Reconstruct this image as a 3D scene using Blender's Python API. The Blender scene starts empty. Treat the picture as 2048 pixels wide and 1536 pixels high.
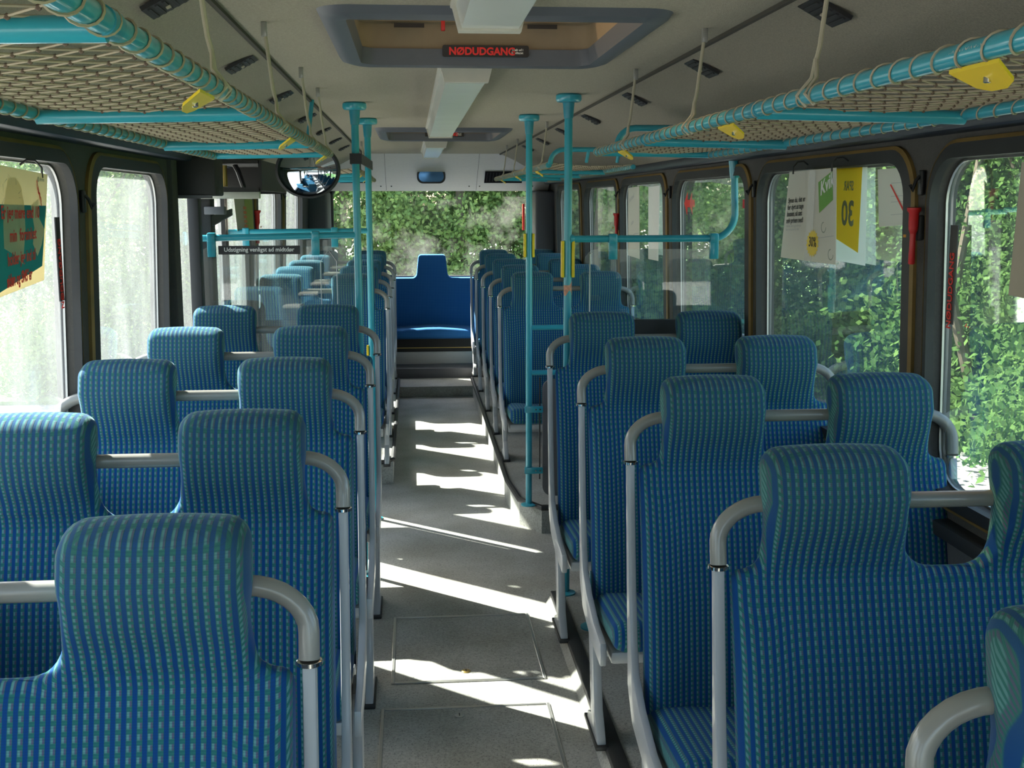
import bpy, bmesh, math, random
import numpy as np
from mathutils import Vector, Matrix
random.seed(7)
S = bpy.context.scene
COL = S.collection
PI = math.pi

# ------------------------------------------------------------------ camera, world, sun, exposure
cam = bpy.data.cameras.new('camera'); cam_o = bpy.data.objects.new('camera', cam); COL.objects.link(cam_o)
cam.sensor_width = 36.0; cam.lens = 2300.0 / 2048.0 * 36.0; cam.clip_start = .02; cam.clip_end = 300
yaw, pit, roll = .0864, .1572, -.0015
fw = Vector((math.sin(yaw)*math.cos(pit), math.cos(yaw)*math.cos(pit), -math.sin(pit)))
r0 = Vector((math.cos(yaw), -math.sin(yaw), 0)); u0 = r0.cross(fw)
rr = r0*math.cos(roll) + u0*math.sin(roll); uu = -r0*math.sin(roll) + u0*math.cos(roll)
m = Matrix((rr, uu, -fw)).transposed().to_4x4(); m.translation = Vector((-.1976, 0, 1.72))
cam_o.matrix_world = m
S.camera = cam_o

w = bpy.data.worlds.new('world'); S.world = w; w.use_nodes = True
nt = w.node_tree
bg = nt.nodes['Background']
sky = nt.nodes.new('ShaderNodeTexSky'); sky.sky_type = 'NISHITA'; sky.sun_disc = False
SUN_DIR = Vector((-1, .88, 1.13)).normalized()
sky.sun_elevation = math.asin(SUN_DIR.z); sky.sun_rotation = math.atan2(SUN_DIR.x, SUN_DIR.y)
sky.air_density = 1.0; sky.dust_density = 2.5; sky.ozone_density = 1.0
nt.links.new(sky.outputs[0], bg.inputs[0]); bg.inputs[1].default_value = .30
sun = bpy.data.lights.new('sun', 'SUN'); sun.energy = 15.0; sun.angle = math.radians(.6); sun.color = (1, .955, .87)
sun_o = bpy.data.objects.new('sun', sun); COL.objects.link(sun_o)
sun_o.rotation_euler = (-SUN_DIR).to_track_quat('-Z', 'Y').to_euler(); sun_o.location = (-6, 5, 9)
S.view_settings.view_transform = 'Standard'; S.view_settings.look = 'None'
S.view_settings.exposure = 1.55; S.view_settings.gamma = 1.0; S.view_settings.use_curve_mapping = False
S.cycles.max_bounces = 10; S.cycles.diffuse_bounces = 5; S.cycles.glossy_bounces = 4
S.cycles.transparent_max_bounces = 24; S.cycles.transmission_bounces = 6
S.cycles.sample_clamp_indirect = 6.0; S.cycles.caustics_reflective = False; S.cycles.caustics_refractive = False

# ------------------------------------------------------------------ materials
def nmat(name):
    M = bpy.data.materials.new(name); M.use_nodes = True
    return M, M.node_tree.nodes, M.node_tree.links, M.node_tree.nodes['Principled BSDF']
def pm(name, col, rough=.5, metal=0, spec=.5, noise=0, nscale=40, bump=0, bscale=200, sheen=0, coat=0):
    M, N, L, P = nmat(name)
    P.inputs['Base Color'].default_value = (*col, 1); P.inputs['Roughness'].default_value = rough
    P.inputs['Metallic'].default_value = metal; P.inputs['Specular IOR Level'].default_value = spec
    if coat: P.inputs['Coat Weight'].default_value = coat
    if sheen: P.inputs['Sheen Weight'].default_value = sheen
    tc = N.new('ShaderNodeTexCoord')
    n = N.new('ShaderNodeTexNoise'); n.inputs['Scale'].default_value = nscale; n.inputs['Detail'].default_value = 4
    L.new(tc.outputs['Object'], n.inputs['Vector'])
    mx = N.new('ShaderNodeMix'); mx.data_type = 'RGBA'
    k = max(noise, .06)
    mx.inputs[6].default_value = (*[c*(1-k) for c in col], 1); mx.inputs[7].default_value = (*[min(1, c*(1+k)) for c in col], 1)
    L.new(n.outputs[0], mx.inputs[0]); L.new(mx.outputs[2], P.inputs['Base Color'])
    if bump:
        b = N.new('ShaderNodeBump'); b.inputs['Strength'].default_value = bump; b.inputs['Distance'].default_value = .002
        n2 = N.new('ShaderNodeTexNoise'); n2.inputs['Scale'].default_value = bscale; n2.inputs['Detail'].default_value = 3
        L.new(tc.outputs['Object'], n2.inputs['Vector']); L.new(n2.outputs[0], b.inputs['Height']); L.new(b.outputs[0], P.inputs['Normal'])
    return M

def fabric_mat(name, plain=False):
    M, N, L, P = nmat(name)
    P.inputs['Roughness'].default_value = .95; P.inputs['Specular IOR Level'].default_value = .1
    P.inputs['Sheen Weight'].default_value = .18 if not plain else .12; P.inputs['Sheen Roughness'].default_value = .35
    P.inputs['Sheen Tint'].default_value = (.6, .85, .95, 1)
    uv = N.new('ShaderNodeUVMap'); uv.uv_map = 'uv'
    sep = N.new('ShaderNodeSeparateXYZ'); L.new(uv.outputs[0], sep.inputs[0])
    def math_(op, a, b=None, c=None):
        n = N.new('ShaderNodeMath'); n.operation = op
        for i, x in enumerate((a, b, c)):
            if x is None: continue
            if isinstance(x, (int, float)): n.inputs[i].default_value = x
            else: L.new(x, n.inputs[i])
        return n.outputs[0]
    def ramp(v, a, b):
        n = N.new('ShaderNodeMapRange'); n.interpolation_type = 'SMOOTHSTEP'
        L.new(v, n.inputs[0]); n.inputs[1].default_value = a; n.inputs[2].default_value = b
        return n.outputs[0]
    def mix(f, a, b):
        n = N.new('ShaderNodeMix'); n.data_type = 'RGBA'
        if isinstance(f, (int, float)): n.inputs[0].default_value = f
        else: L.new(f, n.inputs[0])
        for i, x in ((6, a), (7, b)):
            if isinstance(x, tuple): n.inputs[i].default_value = (*x, 1)
            else: L.new(x, n.inputs[i])
        return n.outputs[2]
    su = math_('FRACT', math_('DIVIDE', sep.outputs[0], .0148 if not plain else .0085))
    sv = math_('FRACT', math_('DIVIDE', sep.outputs[1], .0128 if not plain else .0085))
    # stripe mask: 1 in green stripe
    stripe = math_('MULTIPLY', ramp(su, .36, .48), math_('SUBTRACT', 1, ramp(su, .92, 1.0)))
    dotv = math_('MULTIPLY', ramp(sv, .30, .42), math_('SUBTRACT', 1, ramp(sv, .82, .95)))
    dl = math_('MULTIPLY', dotv, math_('MULTIPLY', ramp(su, .44, .52), math_('SUBTRACT', 1, ramp(su, .68, .76))))
    dr = math_('MULTIPLY', dotv, math_('MULTIPLY', ramp(su, .68, .76), math_('SUBTRACT', 1, ramp(su, .86, .95))))
    if plain:
        c = mix(math_('MULTIPLY', stripe, dotv), (.022, .12, .34), (.05, .20, .45))
    else:
        c = mix(stripe, (.006, .056, .215), (.030, .165, .135))
        c = mix(math_('MULTIPLY', dl, .68), c, (.17, .38, .37)); c = mix(math_('MULTIPLY', dr, .75), c, (.14, .09, .19))
    # weft lines
    wv = math_('FRACT', math_('DIVIDE', sep.outputs[1], .0032))
    c = mix(math_('MULTIPLY', ramp(wv, .55, .9), .35), c, (.012, .05, .12))
    tc = N.new('ShaderNodeTexCoord')
    nz = N.new('ShaderNodeTexNoise'); nz.inputs['Scale'].default_value = 7; nz.inputs['Detail'].default_value = 5
    L.new(tc.outputs['Object'], nz.inputs['Vector'])
    if not plain:
        head_tint = math_('MULTIPLY', ramp(sep.outputs[1], 1.08, 1.34), math_('ADD', math_('MULTIPLY', nz.outputs[0], .5), .08))  # dull green tint growing toward the headrest tops, broken up by noise
        c = mix(head_tint, c, (.06, .11, .06))
    c = mix(math_('MULTIPLY', nz.outputs[0], .18), c, (.015, .085, .22))
    L.new(c, P.inputs['Base Color'])
    b = N.new('ShaderNodeBump'); b.inputs['Strength'].default_value = .35; b.inputs['Distance'].default_value = .0015
    L.new(math_('ADD', math_('MULTIPLY', stripe, dotv), math_('MULTIPLY', wv, .25)), b.inputs['Height']); L.new(b.outputs[0], P.inputs['Normal'])
    return M

def glass_mat(name, tint=(.90, .95, .93), dirt=.1, dcol=(.75, .78, .76), refl=1.0, dscale=3.0, streak=1.0, patchy=0.0, gloss=(1, 1, 1)):
    M = bpy.data.materials.new(name); M.use_nodes = True
    N = M.node_tree.nodes; L = M.node_tree.links; N.clear()
    out = N.new('ShaderNodeOutputMaterial')
    tr = N.new('ShaderNodeBsdfTransparent'); tr.inputs[0].default_value = (*tint, 1)
    gl = N.new('ShaderNodeBsdfGlossy'); gl.inputs['Roughness'].default_value = .015; gl.inputs[0].default_value = (*gloss, 1)
    fr = N.new('ShaderNodeFresnel'); fr.inputs[0].default_value = 1.5
    # grime lets light diffuse through and back
    tl = N.new('ShaderNodeBsdfTranslucent'); tl.inputs[0].default_value = (*dcol, 1)
    df = N.new('ShaderNodeBsdfDiffuse'); df.inputs[0].default_value = (*dcol, 1)
    md = N.new('ShaderNodeMixShader'); md.inputs[0].default_value = .45; L.new(tl.outputs[0], md.inputs[1]); L.new(df.outputs[0], md.inputs[2])
    tc = N.new('ShaderNodeTexCoord'); mp = N.new('ShaderNodeMapping'); mp.inputs['Scale'].default_value = (dscale, dscale, dscale*.35 if streak else dscale)
    nz = N.new('ShaderNodeTexNoise'); nz.inputs['Scale'].default_value = 2.0; nz.inputs['Detail'].default_value = 8; nz.inputs['Roughness'].default_value = .68
    L.new(tc.outputs['Object'], mp.inputs[0]); L.new(mp.outputs[0], nz.inputs['Vector'])
    mr = N.new('ShaderNodeMapRange'); mr.inputs[1].default_value = .35+.15*patchy; mr.inputs[2].default_value = .72
    mr.inputs[3].default_value = dirt*(.75-.72*patchy); mr.inputs[4].default_value = min(1, dirt*(1.3+2.5*patchy))
    L.new(nz.outputs[0], mr.inputs[0])
    m1 = N.new('ShaderNodeMixShader'); L.new(mr.outputs[0], m1.inputs[0]); L.new(tr.outputs[0], m1.inputs[1]); L.new(md.outputs[0], m1.inputs[2])
    k = N.new('ShaderNodeMath'); k.operation = 'MULTIPLY'; k.inputs[1].default_value = refl*.62; k.use_clamp = True
    L.new(fr.outputs[0], k.inputs[0])
    m2 = N.new('ShaderNodeMixShader'); L.new(k.outputs[0], m2.inputs[0]); L.new(m1.outputs[0], m2.inputs[1]); L.new(gl.outputs[0], m2.inputs[2])
    L.new(m2.outputs[0], out.inputs[0])
    return M

def leaf_mat(name, c1, c2):
    M = bpy.data.materials.new(name); M.use_nodes = True
    N = M.node_tree.nodes; L = M.node_tree.links; N.clear()
    out = N.new('ShaderNodeOutputMaterial'); tc = N.new('ShaderNodeTexCoord')
    n = N.new('ShaderNodeTexNoise'); n.inputs['Scale'].default_value = 1.6; n.inputs['Detail'].default_value = 6
    L.new(tc.outputs['Object'], n.inputs['Vector'])
    mr = N.new('ShaderNodeMapRange'); mr.inputs[1].default_value = .35; mr.inputs[2].default_value = .65; L.new(n.outputs[0], mr.inputs[0])
    mx = N.new('ShaderNodeMix'); mx.data_type = 'RGBA'; mx.inputs[6].default_value = (*c1, 1); mx.inputs[7].default_value = (*c2, 1); L.new(mr.outputs[0], mx.inputs[0])
    d = N.new('ShaderNodeBsdfDiffuse'); t = N.new('ShaderNodeBsdfTranslucent'); L.new(mx.outputs[2], d.inputs[0]); L.new(mx.outputs[2], t.inputs[0])
    m1 = N.new('ShaderNodeMixShader'); m1.inputs[0].default_value = .45; L.new(d.outputs[0], m1.inputs[1]); L.new(t.outputs[0], m1.inputs[2])
    L.new(m1.outputs[0], out.inputs[0])
    return M

def paper_mat(name, col, tw=.5):
    M, N, L, P = nmat(name)
    P.inputs['Base Color'].default_value = (*col, 1); P.inputs['Roughness'].default_value = .6; P.inputs['Specular IOR Level'].default_value = .3
    t = N.new('ShaderNodeBsdfTranslucent'); t.inputs[0].default_value = (*col, 1)
    m_ = N.new('ShaderNodeMixShader'); m_.inputs[0].default_value = tw
    L.new(P.outputs[0], m_.inputs[1]); L.new(t.outputs[0], m_.inputs[2])
    out = [n for n in N if n.type == 'OUTPUT_MATERIAL'][0]; L.new(m_.outputs[0], out.inputs[0])
    return M
def floor_mat(name, base=(.30, .31, .285)):
    M, N, L, P = nmat(name)
    P.inputs['Roughness'].default_value = .5; P.inputs['Specular IOR Level'].default_value = .35
    tc = N.new('ShaderNodeTexCoord')
    v = N.new('ShaderNodeTexVoronoi'); v.inputs['Scale'].default_value = 110
    L.new(tc.outputs['Object'], v.inputs['Vector'])
    r = N.new('ShaderNodeValToRGB'); r.color_ramp.elements[0].position = .05; r.color_ramp.elements[0].color = (.06, .065, .07, 1)
    r.color_ramp.elements[1].position = .30; r.color_ramp.elements[1].color = (*base, 1)
    L.new(v.outputs['Distance'], r.inputs[0])
    n = N.new('ShaderNodeTexNoise'); n.inputs['Scale'].default_value = 3.5; n.inputs['Detail'].default_value = 7; L.new(tc.outputs['Object'], n.inputs['Vector'])
    n2 = N.new('ShaderNodeTexNoise'); n2.inputs['Scale'].default_value = 90; n2.inputs['Detail'].default_value = 5; n2.inputs['Roughness'].default_value = .8; L.new(tc.outputs['Object'], n2.inputs['Vector'])
    m1 = N.new('ShaderNodeMix'); m1.data_type = 'RGBA'; m1.blend_type = 'MULTIPLY'; m1.inputs[0].default_value = .8
    rr_ = N.new('ShaderNodeValToRGB'); rr_.color_ramp.elements[0].position = .3; rr_.color_ramp.elements[0].color = (.62, .60, .54, 1); rr_.color_ramp.elements[1].position = .65; rr_.color_ramp.elements[1].color = (1.0, 1.0, 1.0, 1)
    L.new(n.outputs[0], rr_.inputs[0]); L.new(r.outputs[0], m1.inputs[6]); L.new(rr_.outputs[0], m1.inputs[7])
    m2 = N.new('ShaderNodeMix'); m2.data_type = 'RGBA'; m2.blend_type = 'OVERLAY'; m2.inputs[0].default_value = .8
    L.new(m1.outputs[2], m2.inputs[6]); L.new(n2.outputs[0], m2.inputs[7]); L.new(m2.outputs[2], P.inputs['Base Color'])
    return M

MT = {
 'fabric': fabric_mat('fabric'), 'fabric_plain': fabric_mat('fabric_plain', True),
 'frame': pm('frame', (.40, .42, .44), .38, 0, .5, .05, 12, coat=.2),
 'tube': pm('tube', (.25, .245, .225), .32, 0, .5, .05, 12, coat=.4),
 'chrome': pm('chrome', (.85, .85, .84), .12, 1),
 'black': pm('black', (.012, .012, .014), .45), 'matt': pm('matt', (.004, .004, .005), .95, 0, .05), 'mattb': pm('mattb', (.02, .02, .022), .95, 0, .05), 'rubber': pm('rubber', (.02, .021, .022), .55, noise=.2),
 'teal': pm('teal', (.03, .32, .41), .30, 0, .5, .08, 10, coat=.35),
 'tealdark': pm('tealdark', (.025, .24, .32), .35),
 'yellow': pm('yellow', (.78, .56, .02), .4), 'red': pm('red', (.55, .02, .02), .4), 'redprint': pm('redprint', (.72, .04, .03), .6),
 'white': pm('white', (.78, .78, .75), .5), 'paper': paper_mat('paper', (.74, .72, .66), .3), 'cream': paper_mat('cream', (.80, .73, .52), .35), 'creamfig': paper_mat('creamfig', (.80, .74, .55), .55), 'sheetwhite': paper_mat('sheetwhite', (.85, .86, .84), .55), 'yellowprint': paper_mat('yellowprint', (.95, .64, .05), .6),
 'posterteal': paper_mat('posterteal', (.01, .21, .28), .25), 'green': pm('green', (.13, .33, .05), .6), 'ink': pm('ink', (.03, .03, .03), .7),
 'sketch': pm('sketch', (.30, .34, .28), .7), 'greyprint': pm('greyprint', (.45, .45, .46), .7), 'orange': pm('orange', (.65, .28, .03), .6),
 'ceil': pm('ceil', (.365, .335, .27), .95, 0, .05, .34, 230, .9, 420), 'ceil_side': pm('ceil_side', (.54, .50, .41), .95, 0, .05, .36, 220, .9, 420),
 'seam': pm('seam', (.05, .045, .035), .9),
 'wall': pm('wall', (.060, .056, .050), .85, noise=.25, nscale=90, bump=.5), 'walllow': pm('walllow', (.09, .09, .092), .8, noise=.2, nscale=60),
 'darkblue': pm('darkblue', (.010, .018, .03), .45), 'ochre': pm('ochre', (.20, .125, .035), .6, noise=.5, nscale=9),
 'silver': pm('silver', (.5, .5, .5), .35, .8), 'backpanel': pm('backpanel', (.44, .42, .37), .55, noise=.05),
 'hatchrim': pm('hatchrim', (.085, .095, .115), .5), 'diffuser': pm('diffuser', (.62, .64, .60), .22, 0, .5, .04, 6),
 'lampbody': pm('lampbody', (.55, .53, .46), .45), 'cord': pm('cord', (.36, .305, .215), .9), 'knot': pm('knot', (.13, .09, .065), .9),
 'strap': pm('strap', (.40, .36, .27), .85), 'floor': floor_mat('floor', (.41, .41, .38)), 'floor2': floor_mat('floor2', (.36, .37, .35)),
 'alu': pm('alu', (.55, .55, .53), .35, .9), 'brass': pm('brass', (.5, .36, .12), .35, .9),
 'mirrorglass': pm('mirrorglass', (.62, .68, .78), .03, 1), 'bluemirror': pm('bluemirror', (.12, .30, .62), .05, 1),
 'gauzy': pm('gauzy', (.11, .11, .12), .6), 'beige': pm('beige', (.42, .37, .29), .6),
 'boxdark': pm('boxdark', (.016, .015, .013), .6), 'steppanel': pm('steppanel', (.42, .42, .40), .6),
 'trunk': pm('trunk', (.16, .13, .09), .9, noise=.5, nscale=12), 'asphalt': pm('asphalt', (.33, .32, .30), .9, noise=.3, nscale=30),
 'grass': pm('grass', (.09, .19, .04), .95, noise=.5, nscale=5), 'outskin': pm('outskin', (.6, .6, .58), .5),
 'leaf': leaf_mat('leaf', (.045, .115, .038), (.11, .21, .065)), 'leaf_b': leaf_mat('leaf_b', (.06, .14, .04), (.17, .29, .085)),
 'leaf_c': leaf_mat('leaf_c', (.13, .235, .07), (.30, .43, .15)),
 'g_left': glass_mat('g_left', (.80, .85, .84), .30, (.43, .475, .48), 1.0, 3.0),
 'g_right': glass_mat('g_right', (.88, .95, .91), .10, (.62, .74, .68), .85, 2.5),
 'g_back': glass_mat('g_back', (.97, 1.0, .95), .032, (.80, .82, .76), .8, 1.1, 0, 1.0),
 'g_front': glass_mat('g_front', (.90, .94, .92), .04), 'g_part': glass_mat('g_part', (.93, .96, .95), .02, (.7, .75, .74), 3.0, 4.0),
}
def dome_mat():
    M = bpy.data.materials.new('dome'); M.use_nodes = True
    N = M.node_tree.nodes; L = M.node_tree.links; N.clear()
    out = N.new('ShaderNodeOutputMaterial')
    tl = N.new('ShaderNodeBsdfTranslucent'); tl.inputs[0].default_value = (.07, .05, .026, 1)
    tr = N.new('ShaderNodeBsdfTransparent'); tr.inputs[0].default_value = (.08, .055, .03, 1)
    mx = N.new('ShaderNodeMixShader'); mx.inputs[0].default_value = .5
    L.new(tl.outputs[0], mx.inputs[1]); L.new(tr.outputs[0], mx.inputs[2]); L.new(mx.outputs[0], out.inputs[0])
    return M
MT['dome'] = dome_mat()
MT['well'] = pm('well', (.24, .19, .125), .5, noise=.08)

# ------------------------------------------------------------------ helpers
def mesh_from(name, bm, mat, smooth=True, uvf=None, sharp=38):
    if uvf:
        lay = bm.loops.layers.uv.new('uv')
        for f in bm.faces:
            for l in f.loops:
                l[lay].uv = uvf(l.vert.co, f.normal)
    me = bpy.data.meshes.new(name); bm.to_mesh(me); bm.free()
    me.materials.append(MT[mat] if isinstance(mat, str) else mat)
    if smooth:
        me.polygons.foreach_set('use_smooth', [True]*len(me.polygons))
        try: me.set_sharp_from_angle(angle=math.radians(sharp))
        except Exception: pass
    me.update()
    return me
def wloc(o):
    v = Vector((0, 0, 0))
    while o is not None: v += o.location; o = o.parent
    return v
def obj(name, bm, mat, parent=None, local=False, smooth=True, uvf=None):
    """links bm as ONE mesh object; bm is in world coordinates unless local"""
    if parent is not None and not local:
        bmesh.ops.translate(bm, verts=bm.verts, vec=-wloc(parent))
    me = mesh_from(name, bm, mat, smooth, uvf)
    o = bpy.data.objects.new(name, me); COL.objects.link(o)
    if parent is not None: o.parent = parent
    return o
def tag(o, label=None, cat=None, group=None, kind=None):
    if label: o['label'] = label
    if cat: o['category'] = cat
    if group: o['group'] = group
    if kind: o['kind'] = kind
    return o
def thing(name, label, cat, loc=(0, 0, 0), group=None, rz=0):
    o = bpy.data.objects.new(name, None); COL.objects.link(o); o.location = loc; o.rotation_euler = (0, 0, rz)
    o.empty_display_size = .05
    return tag(o, label, cat, group)
def copy_tree(o, parent=None):
    c = o.copy(); COL.objects.link(c)
    if parent is not None: c.parent = parent
    for ch in list(o.children): copy_tree(ch, c)
    return c
def BM(): return bmesh.new()
def box(bm, c0, c1, bev=0, seg=2):
    x0, y0, z0 = [min(a, b) for a, b in zip(c0, c1)]; x1, y1, z1 = [max(a, b) for a, b in zip(c0, c1)]
    r = bmesh.ops.create_cube(bm, size=1)
    vs = r['verts']
    for v in vs: v.co = Vector(((x0+x1)/2+v.co.x*(x1-x0), (y0+y1)/2+v.co.y*(y1-y0), (z0+z1)/2+v.co.z*(z1-z0)))
    if bev > 0:
        es = list({e for v in vs for e in v.link_edges})
        bmesh.ops.bevel(bm, geom=es, offset=bev, segments=seg, affect='EDGES', profile=.5)
    return bm
def quad(bm, *pts): return bm.faces.new([bm.verts.new(p) for p in pts])
def tube(bm, pts, r, n=12, closed=False, caps=True, flat=None):
    """sweep; r float or list; flat=(a,b) half sizes for an elliptic section (a along 'side', b along 'up')"""
    P = [Vector(p) for p in pts]; K = len(P); rings = []
    T = []
    for i in range(K):
        a = P[(i-1) % K] if (closed or i > 0) else P[i]; b = P[(i+1) % K] if (closed or i < K-1) else P[i]
        T.append((b-a).normalized())
    up = Vector((0, 0, 1)) if abs(T[0].z) < .9 else Vector((0, 1, 0))
    nrm = (up - T[0]*up.dot(T[0])).normalized()
    for i in range(K):
        if i: 
            nrm = nrm - T[i]*nrm.dot(T[i]); nrm.normalize()
        bi = T[i].cross(nrm)
        ri = r[i] if isinstance(r, (list, tuple)) else r
        rings.append([bm.verts.new(P[i] + (nrm*math.cos(t)+bi*math.sin(t))*ri if flat is None else P[i]+nrm*math.cos(t)*flat[0]+bi*math.sin(t)*flat[1]) for t in [2*PI*k/n for k in range(n)]])
    for i in range(K if closed else K-1):
        A, B = rings[i], rings[(i+1) % K]
        for k in range(n): bm.faces.new((A[k], A[(k+1) % n], B[(k+1) % n], B[k]))
    if caps and not closed:
        bm.faces.new(rings[0][::-1]); bm.faces.new(rings[-1])
    return bm
def arc(c, r, a0, a1, n, f): return [f(c, r, a0+(a1-a0)*i/n) for i in range(n+1)]
def rrect(w, h, r, n=6):
    """rounded rectangle outline centred at 0, in 2-D"""
    out = []
    for cx, cy, a0 in ((w/2-r, h/2-r, 0), (-w/2+r, h/2-r, PI/2), (-w/2+r, -h/2+r, PI), (w/2-r, -h/2+r, 1.5*PI)):
        for i in range(n+1):
            a = a0+PI/2*i/n; out.append((cx+r*math.cos(a), cy+r*math.sin(a)))
    return out
def prism(bm, pts, depth_vec):
    """pts: 3-D polygon, extruded by depth_vec"""
    d = Vector(depth_vec); A = [bm.verts.new(p) for p in pts]; B = [bm.verts.new(Vector(p)+d) for p in pts]
    bm.faces.new(A); bm.faces.new(B[::-1])
    n = len(A)
    for i in range(n): bm.faces.new((A[i], B[i], B[(i+1) % n], A[(i+1) % n]))
    bmesh.ops.recalc_face_normals(bm, faces=bm.faces)
    return bm
def rbox(bm, c0, c1, r, cuts=5):
    """rounded soft box"""
    c0 = Vector(c0); c1 = Vector(c1); c = (c0+c1)/2; h = (c1-c0)/2
    t = bmesh.new(); bmesh.ops.create_cube(t, size=2); bmesh.ops.subdivide_edges(t, edges=t.edges, cuts=cuts, use_grid_fill=True)
    for v in t.verts:
        q = Vector([math.copysign(1-(1-abs(a))**1.0, a) for a in v.co])
        # cluster near the borders
        q = Vector([math.sin(a*PI/2) for a in q])
        p = Vector([q[i]*h[i] for i in range(3)])
        inner = Vector([max(-h[i]+r, min(h[i]-r, p[i])) for i in range(3)])
        d = p-inner
        if d.length > 1e-6:
            L_ = max(abs(d[i]) for i in range(3)); p = inner + d.normalized()*min(r, L_ if L_ < r*.999 else r)
        v.co = c+p
    me = bpy.data.meshes.new('t'); t.to_mesh(me); t.free(); bm.from_mesh(me); bpy.data.meshes.remove(me)
    return bm
def text_bm(body, size, font_scale_x=1.0, align='LEFT', bold=.0, ext=.0006):
    c = bpy.data.curves.new('t', 'FONT'); c.body = body; c.size = size; c.extrude = ext; c.align_x = align; c.offset = bold
    c.resolution_u = 3; c.space_line = .95
    o = bpy.data.objects.new('t', c); COL.objects.link(o)
    dg = bpy.context.evaluated_depsgraph_get(); me = bpy.data.meshes.new_from_object(o.evaluated_get(dg))
    bm = BM(); bm.from_mesh(me); bpy.data.objects.remove(o); bpy.data.curves.remove(c); bpy.data.meshes.remove(me)
    for v in bm.verts: v.co.x *= font_scale_x
    return bm
def place(bm, origin, ax, ay):
    """map local x,y,z of bm to origin + x*ax + y*ay + z*(ax x ay)"""
    ax = Vector(ax); ay = Vector(ay); az = ax.cross(ay).normalized(); o = Vector(origin)
    for v in bm.verts: v.co = o + ax*v.co.x + ay*v.co.y + az*v.co.z
    bmesh.ops.recalc_face_normals(bm, faces=bm.faces)
    return bm
def lathe(bm, c, prof, n=24, axis='z'):
    rings = []
    for (r, h) in prof:
        ring = []
        for k in range(n):
            a = 2*PI*k/n
            p = Vector((r*math.cos(a), r*math.sin(a), h))
            if axis == 'x': p = Vector((h, r*math.cos(a), r*math.sin(a)))
            if axis == 'y': p = Vector((r*math.cos(a), h, r*math.sin(a)))
            ring.append(bm.verts.new(Vector(c)+p))
        rings.append(ring)
    for A, B in zip(rings, rings[1:]):
        for k in range(n): bm.faces.new((A[k], A[(k+1) % n], B[(k+1) % n], B[k]))
    bm.faces.new(rings[0][::-1]); bm.faces.new(rings[-1])
    bmesh.ops.recalc_face_normals(bm, faces=bm.faces)
    return bm

CZ, CS, XS = 2.15, 2.145, .618          # ceiling height, seam height, seam x
Y0, Y1 = -1.9, 11.6                      # bus front / back inside
def wx(z): return 1.15 + max(0, (1.7-z))*.03     # wall inner face leans out downwards

# ------------------------------------------------------------------ floor
fl = obj('floor', box(BM(), (-1.2, Y0, -.08), (1.2, Y1+.2, 0)), 'floor', smooth=False); tag(fl, kind='structure')
b = BM(); prism(b, [(.36, Y0, 0), (.385, Y0, .045), (1.2, Y0, .045), (1.2, Y0, 0)], (0, 4.75-Y0, 0))
obj('plinth', b, 'floor2', fl, smooth=False)
b = BM(); box(b, (.378, Y0, .03), (.43, 4.75, .056), .006); obj('edge_strip', b, 'rubber', fl)
# right hand rear podium with a chamfered corner, left hand rear podium
PZ = .14
b = BM(); prism(b, [(1.2, 5.80, 0), (.46, 5.80, 0), (.36, 5.98, 0), (.33, 6.4, 0), (.33, 10.35, 0), (1.2, 10.35, 0)], (0, 0, PZ)); obj('podium', b, 'floor2', fl, smooth=False)
b = BM(); tube(b, [(1.17, 5.80, PZ), (.46, 5.80, PZ), (.36, 5.98, PZ), (.33, 6.4, PZ), (.33, 10.3, PZ)], .016, 8); obj('edge_strip', b, 'rubber', fl)
b = BM(); box(b, (-1.2, 6.95, 0), (-.33, 10.35, PZ), .004); obj('podium', b, 'floor2', fl)
b = BM(); tube(b, [(-1.17, 6.95, PZ), (-.36, 6.95, PZ), (-.33, 7.0, PZ), (-.33, 10.3, PZ)], .014, 8); obj('edge_strip', b, 'rubber', fl)
# steps to the rear bench
b = BM(); box(b, (-1.17, 10.15, 0), (1.17, 11.0, .095), .006); obj('step', b, 'floor', fl)
b = BM(); box(b, (-1.17, 10.64, .095), (1.17, 11.0, .185), .004); obj('step', b, 'gauzy', fl)
b = BM(); box(b, (-1.17, 10.95, .185), (1.17, 11.02, .30), .003); obj('step_panel', b, 'steppanel', fl)
b = BM(); box(b, (-1.17, 11.02, .0), (1.17, 11.35, .30), .003); obj('step', b, 'boxdark', fl)

# floor hatches
def floor_hatch(x0, x1, y0, y1, label, keyx, keyy, keymat):
    t = thing('floor_hatch', label, 'floor hatch', ((x0+x1)/2, (y0+y1)/2, 0), 'inspection hatches in the aisle floor')
    b = BM(); box(b, (x0+.012, y0+.012, 0), (x1-.012, y1-.012, .0025)); obj('lid', b, 'floor', t, smooth=False)
    for q in (((x0, y0), (x0+.012, y1)), ((x1-.012, y0), (x1, y1)), ((x0+.012, y0), (x1-.012, y0+.012)), ((x0+.012, y1-.012), (x1-.012, y1))):
        b = BM(); box(b, (*q[0], 0), (*q[1], .006), .0015, 1); obj('frame_strip', b, 'alu', t)
    b = BM(); lathe(b, (keyx, keyy, 0), [(.017, 0), (.017, .005), (.014, .007), (.002, .007)], 20)
    k = obj('lock', b, keymat, t)
    b = BM(); box(b, (keyx-.0018, keyy-.01, .006), (keyx+.0018, keyy+.01, .0078)); obj('slot', b, 'black', k, smooth=False)
floor_hatch(-.295, .27, 3.95, 4.62, 'aisle floor hatch with full metal rim and brass lock, the farther one', -.02, 4.04, 'brass')
floor_hatch(-.325, .255, 2.75, 3.74, 'aisle floor hatch nearest the camera with a steel lock at its far edge', -.06, 3.67, 'alu')

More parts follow.
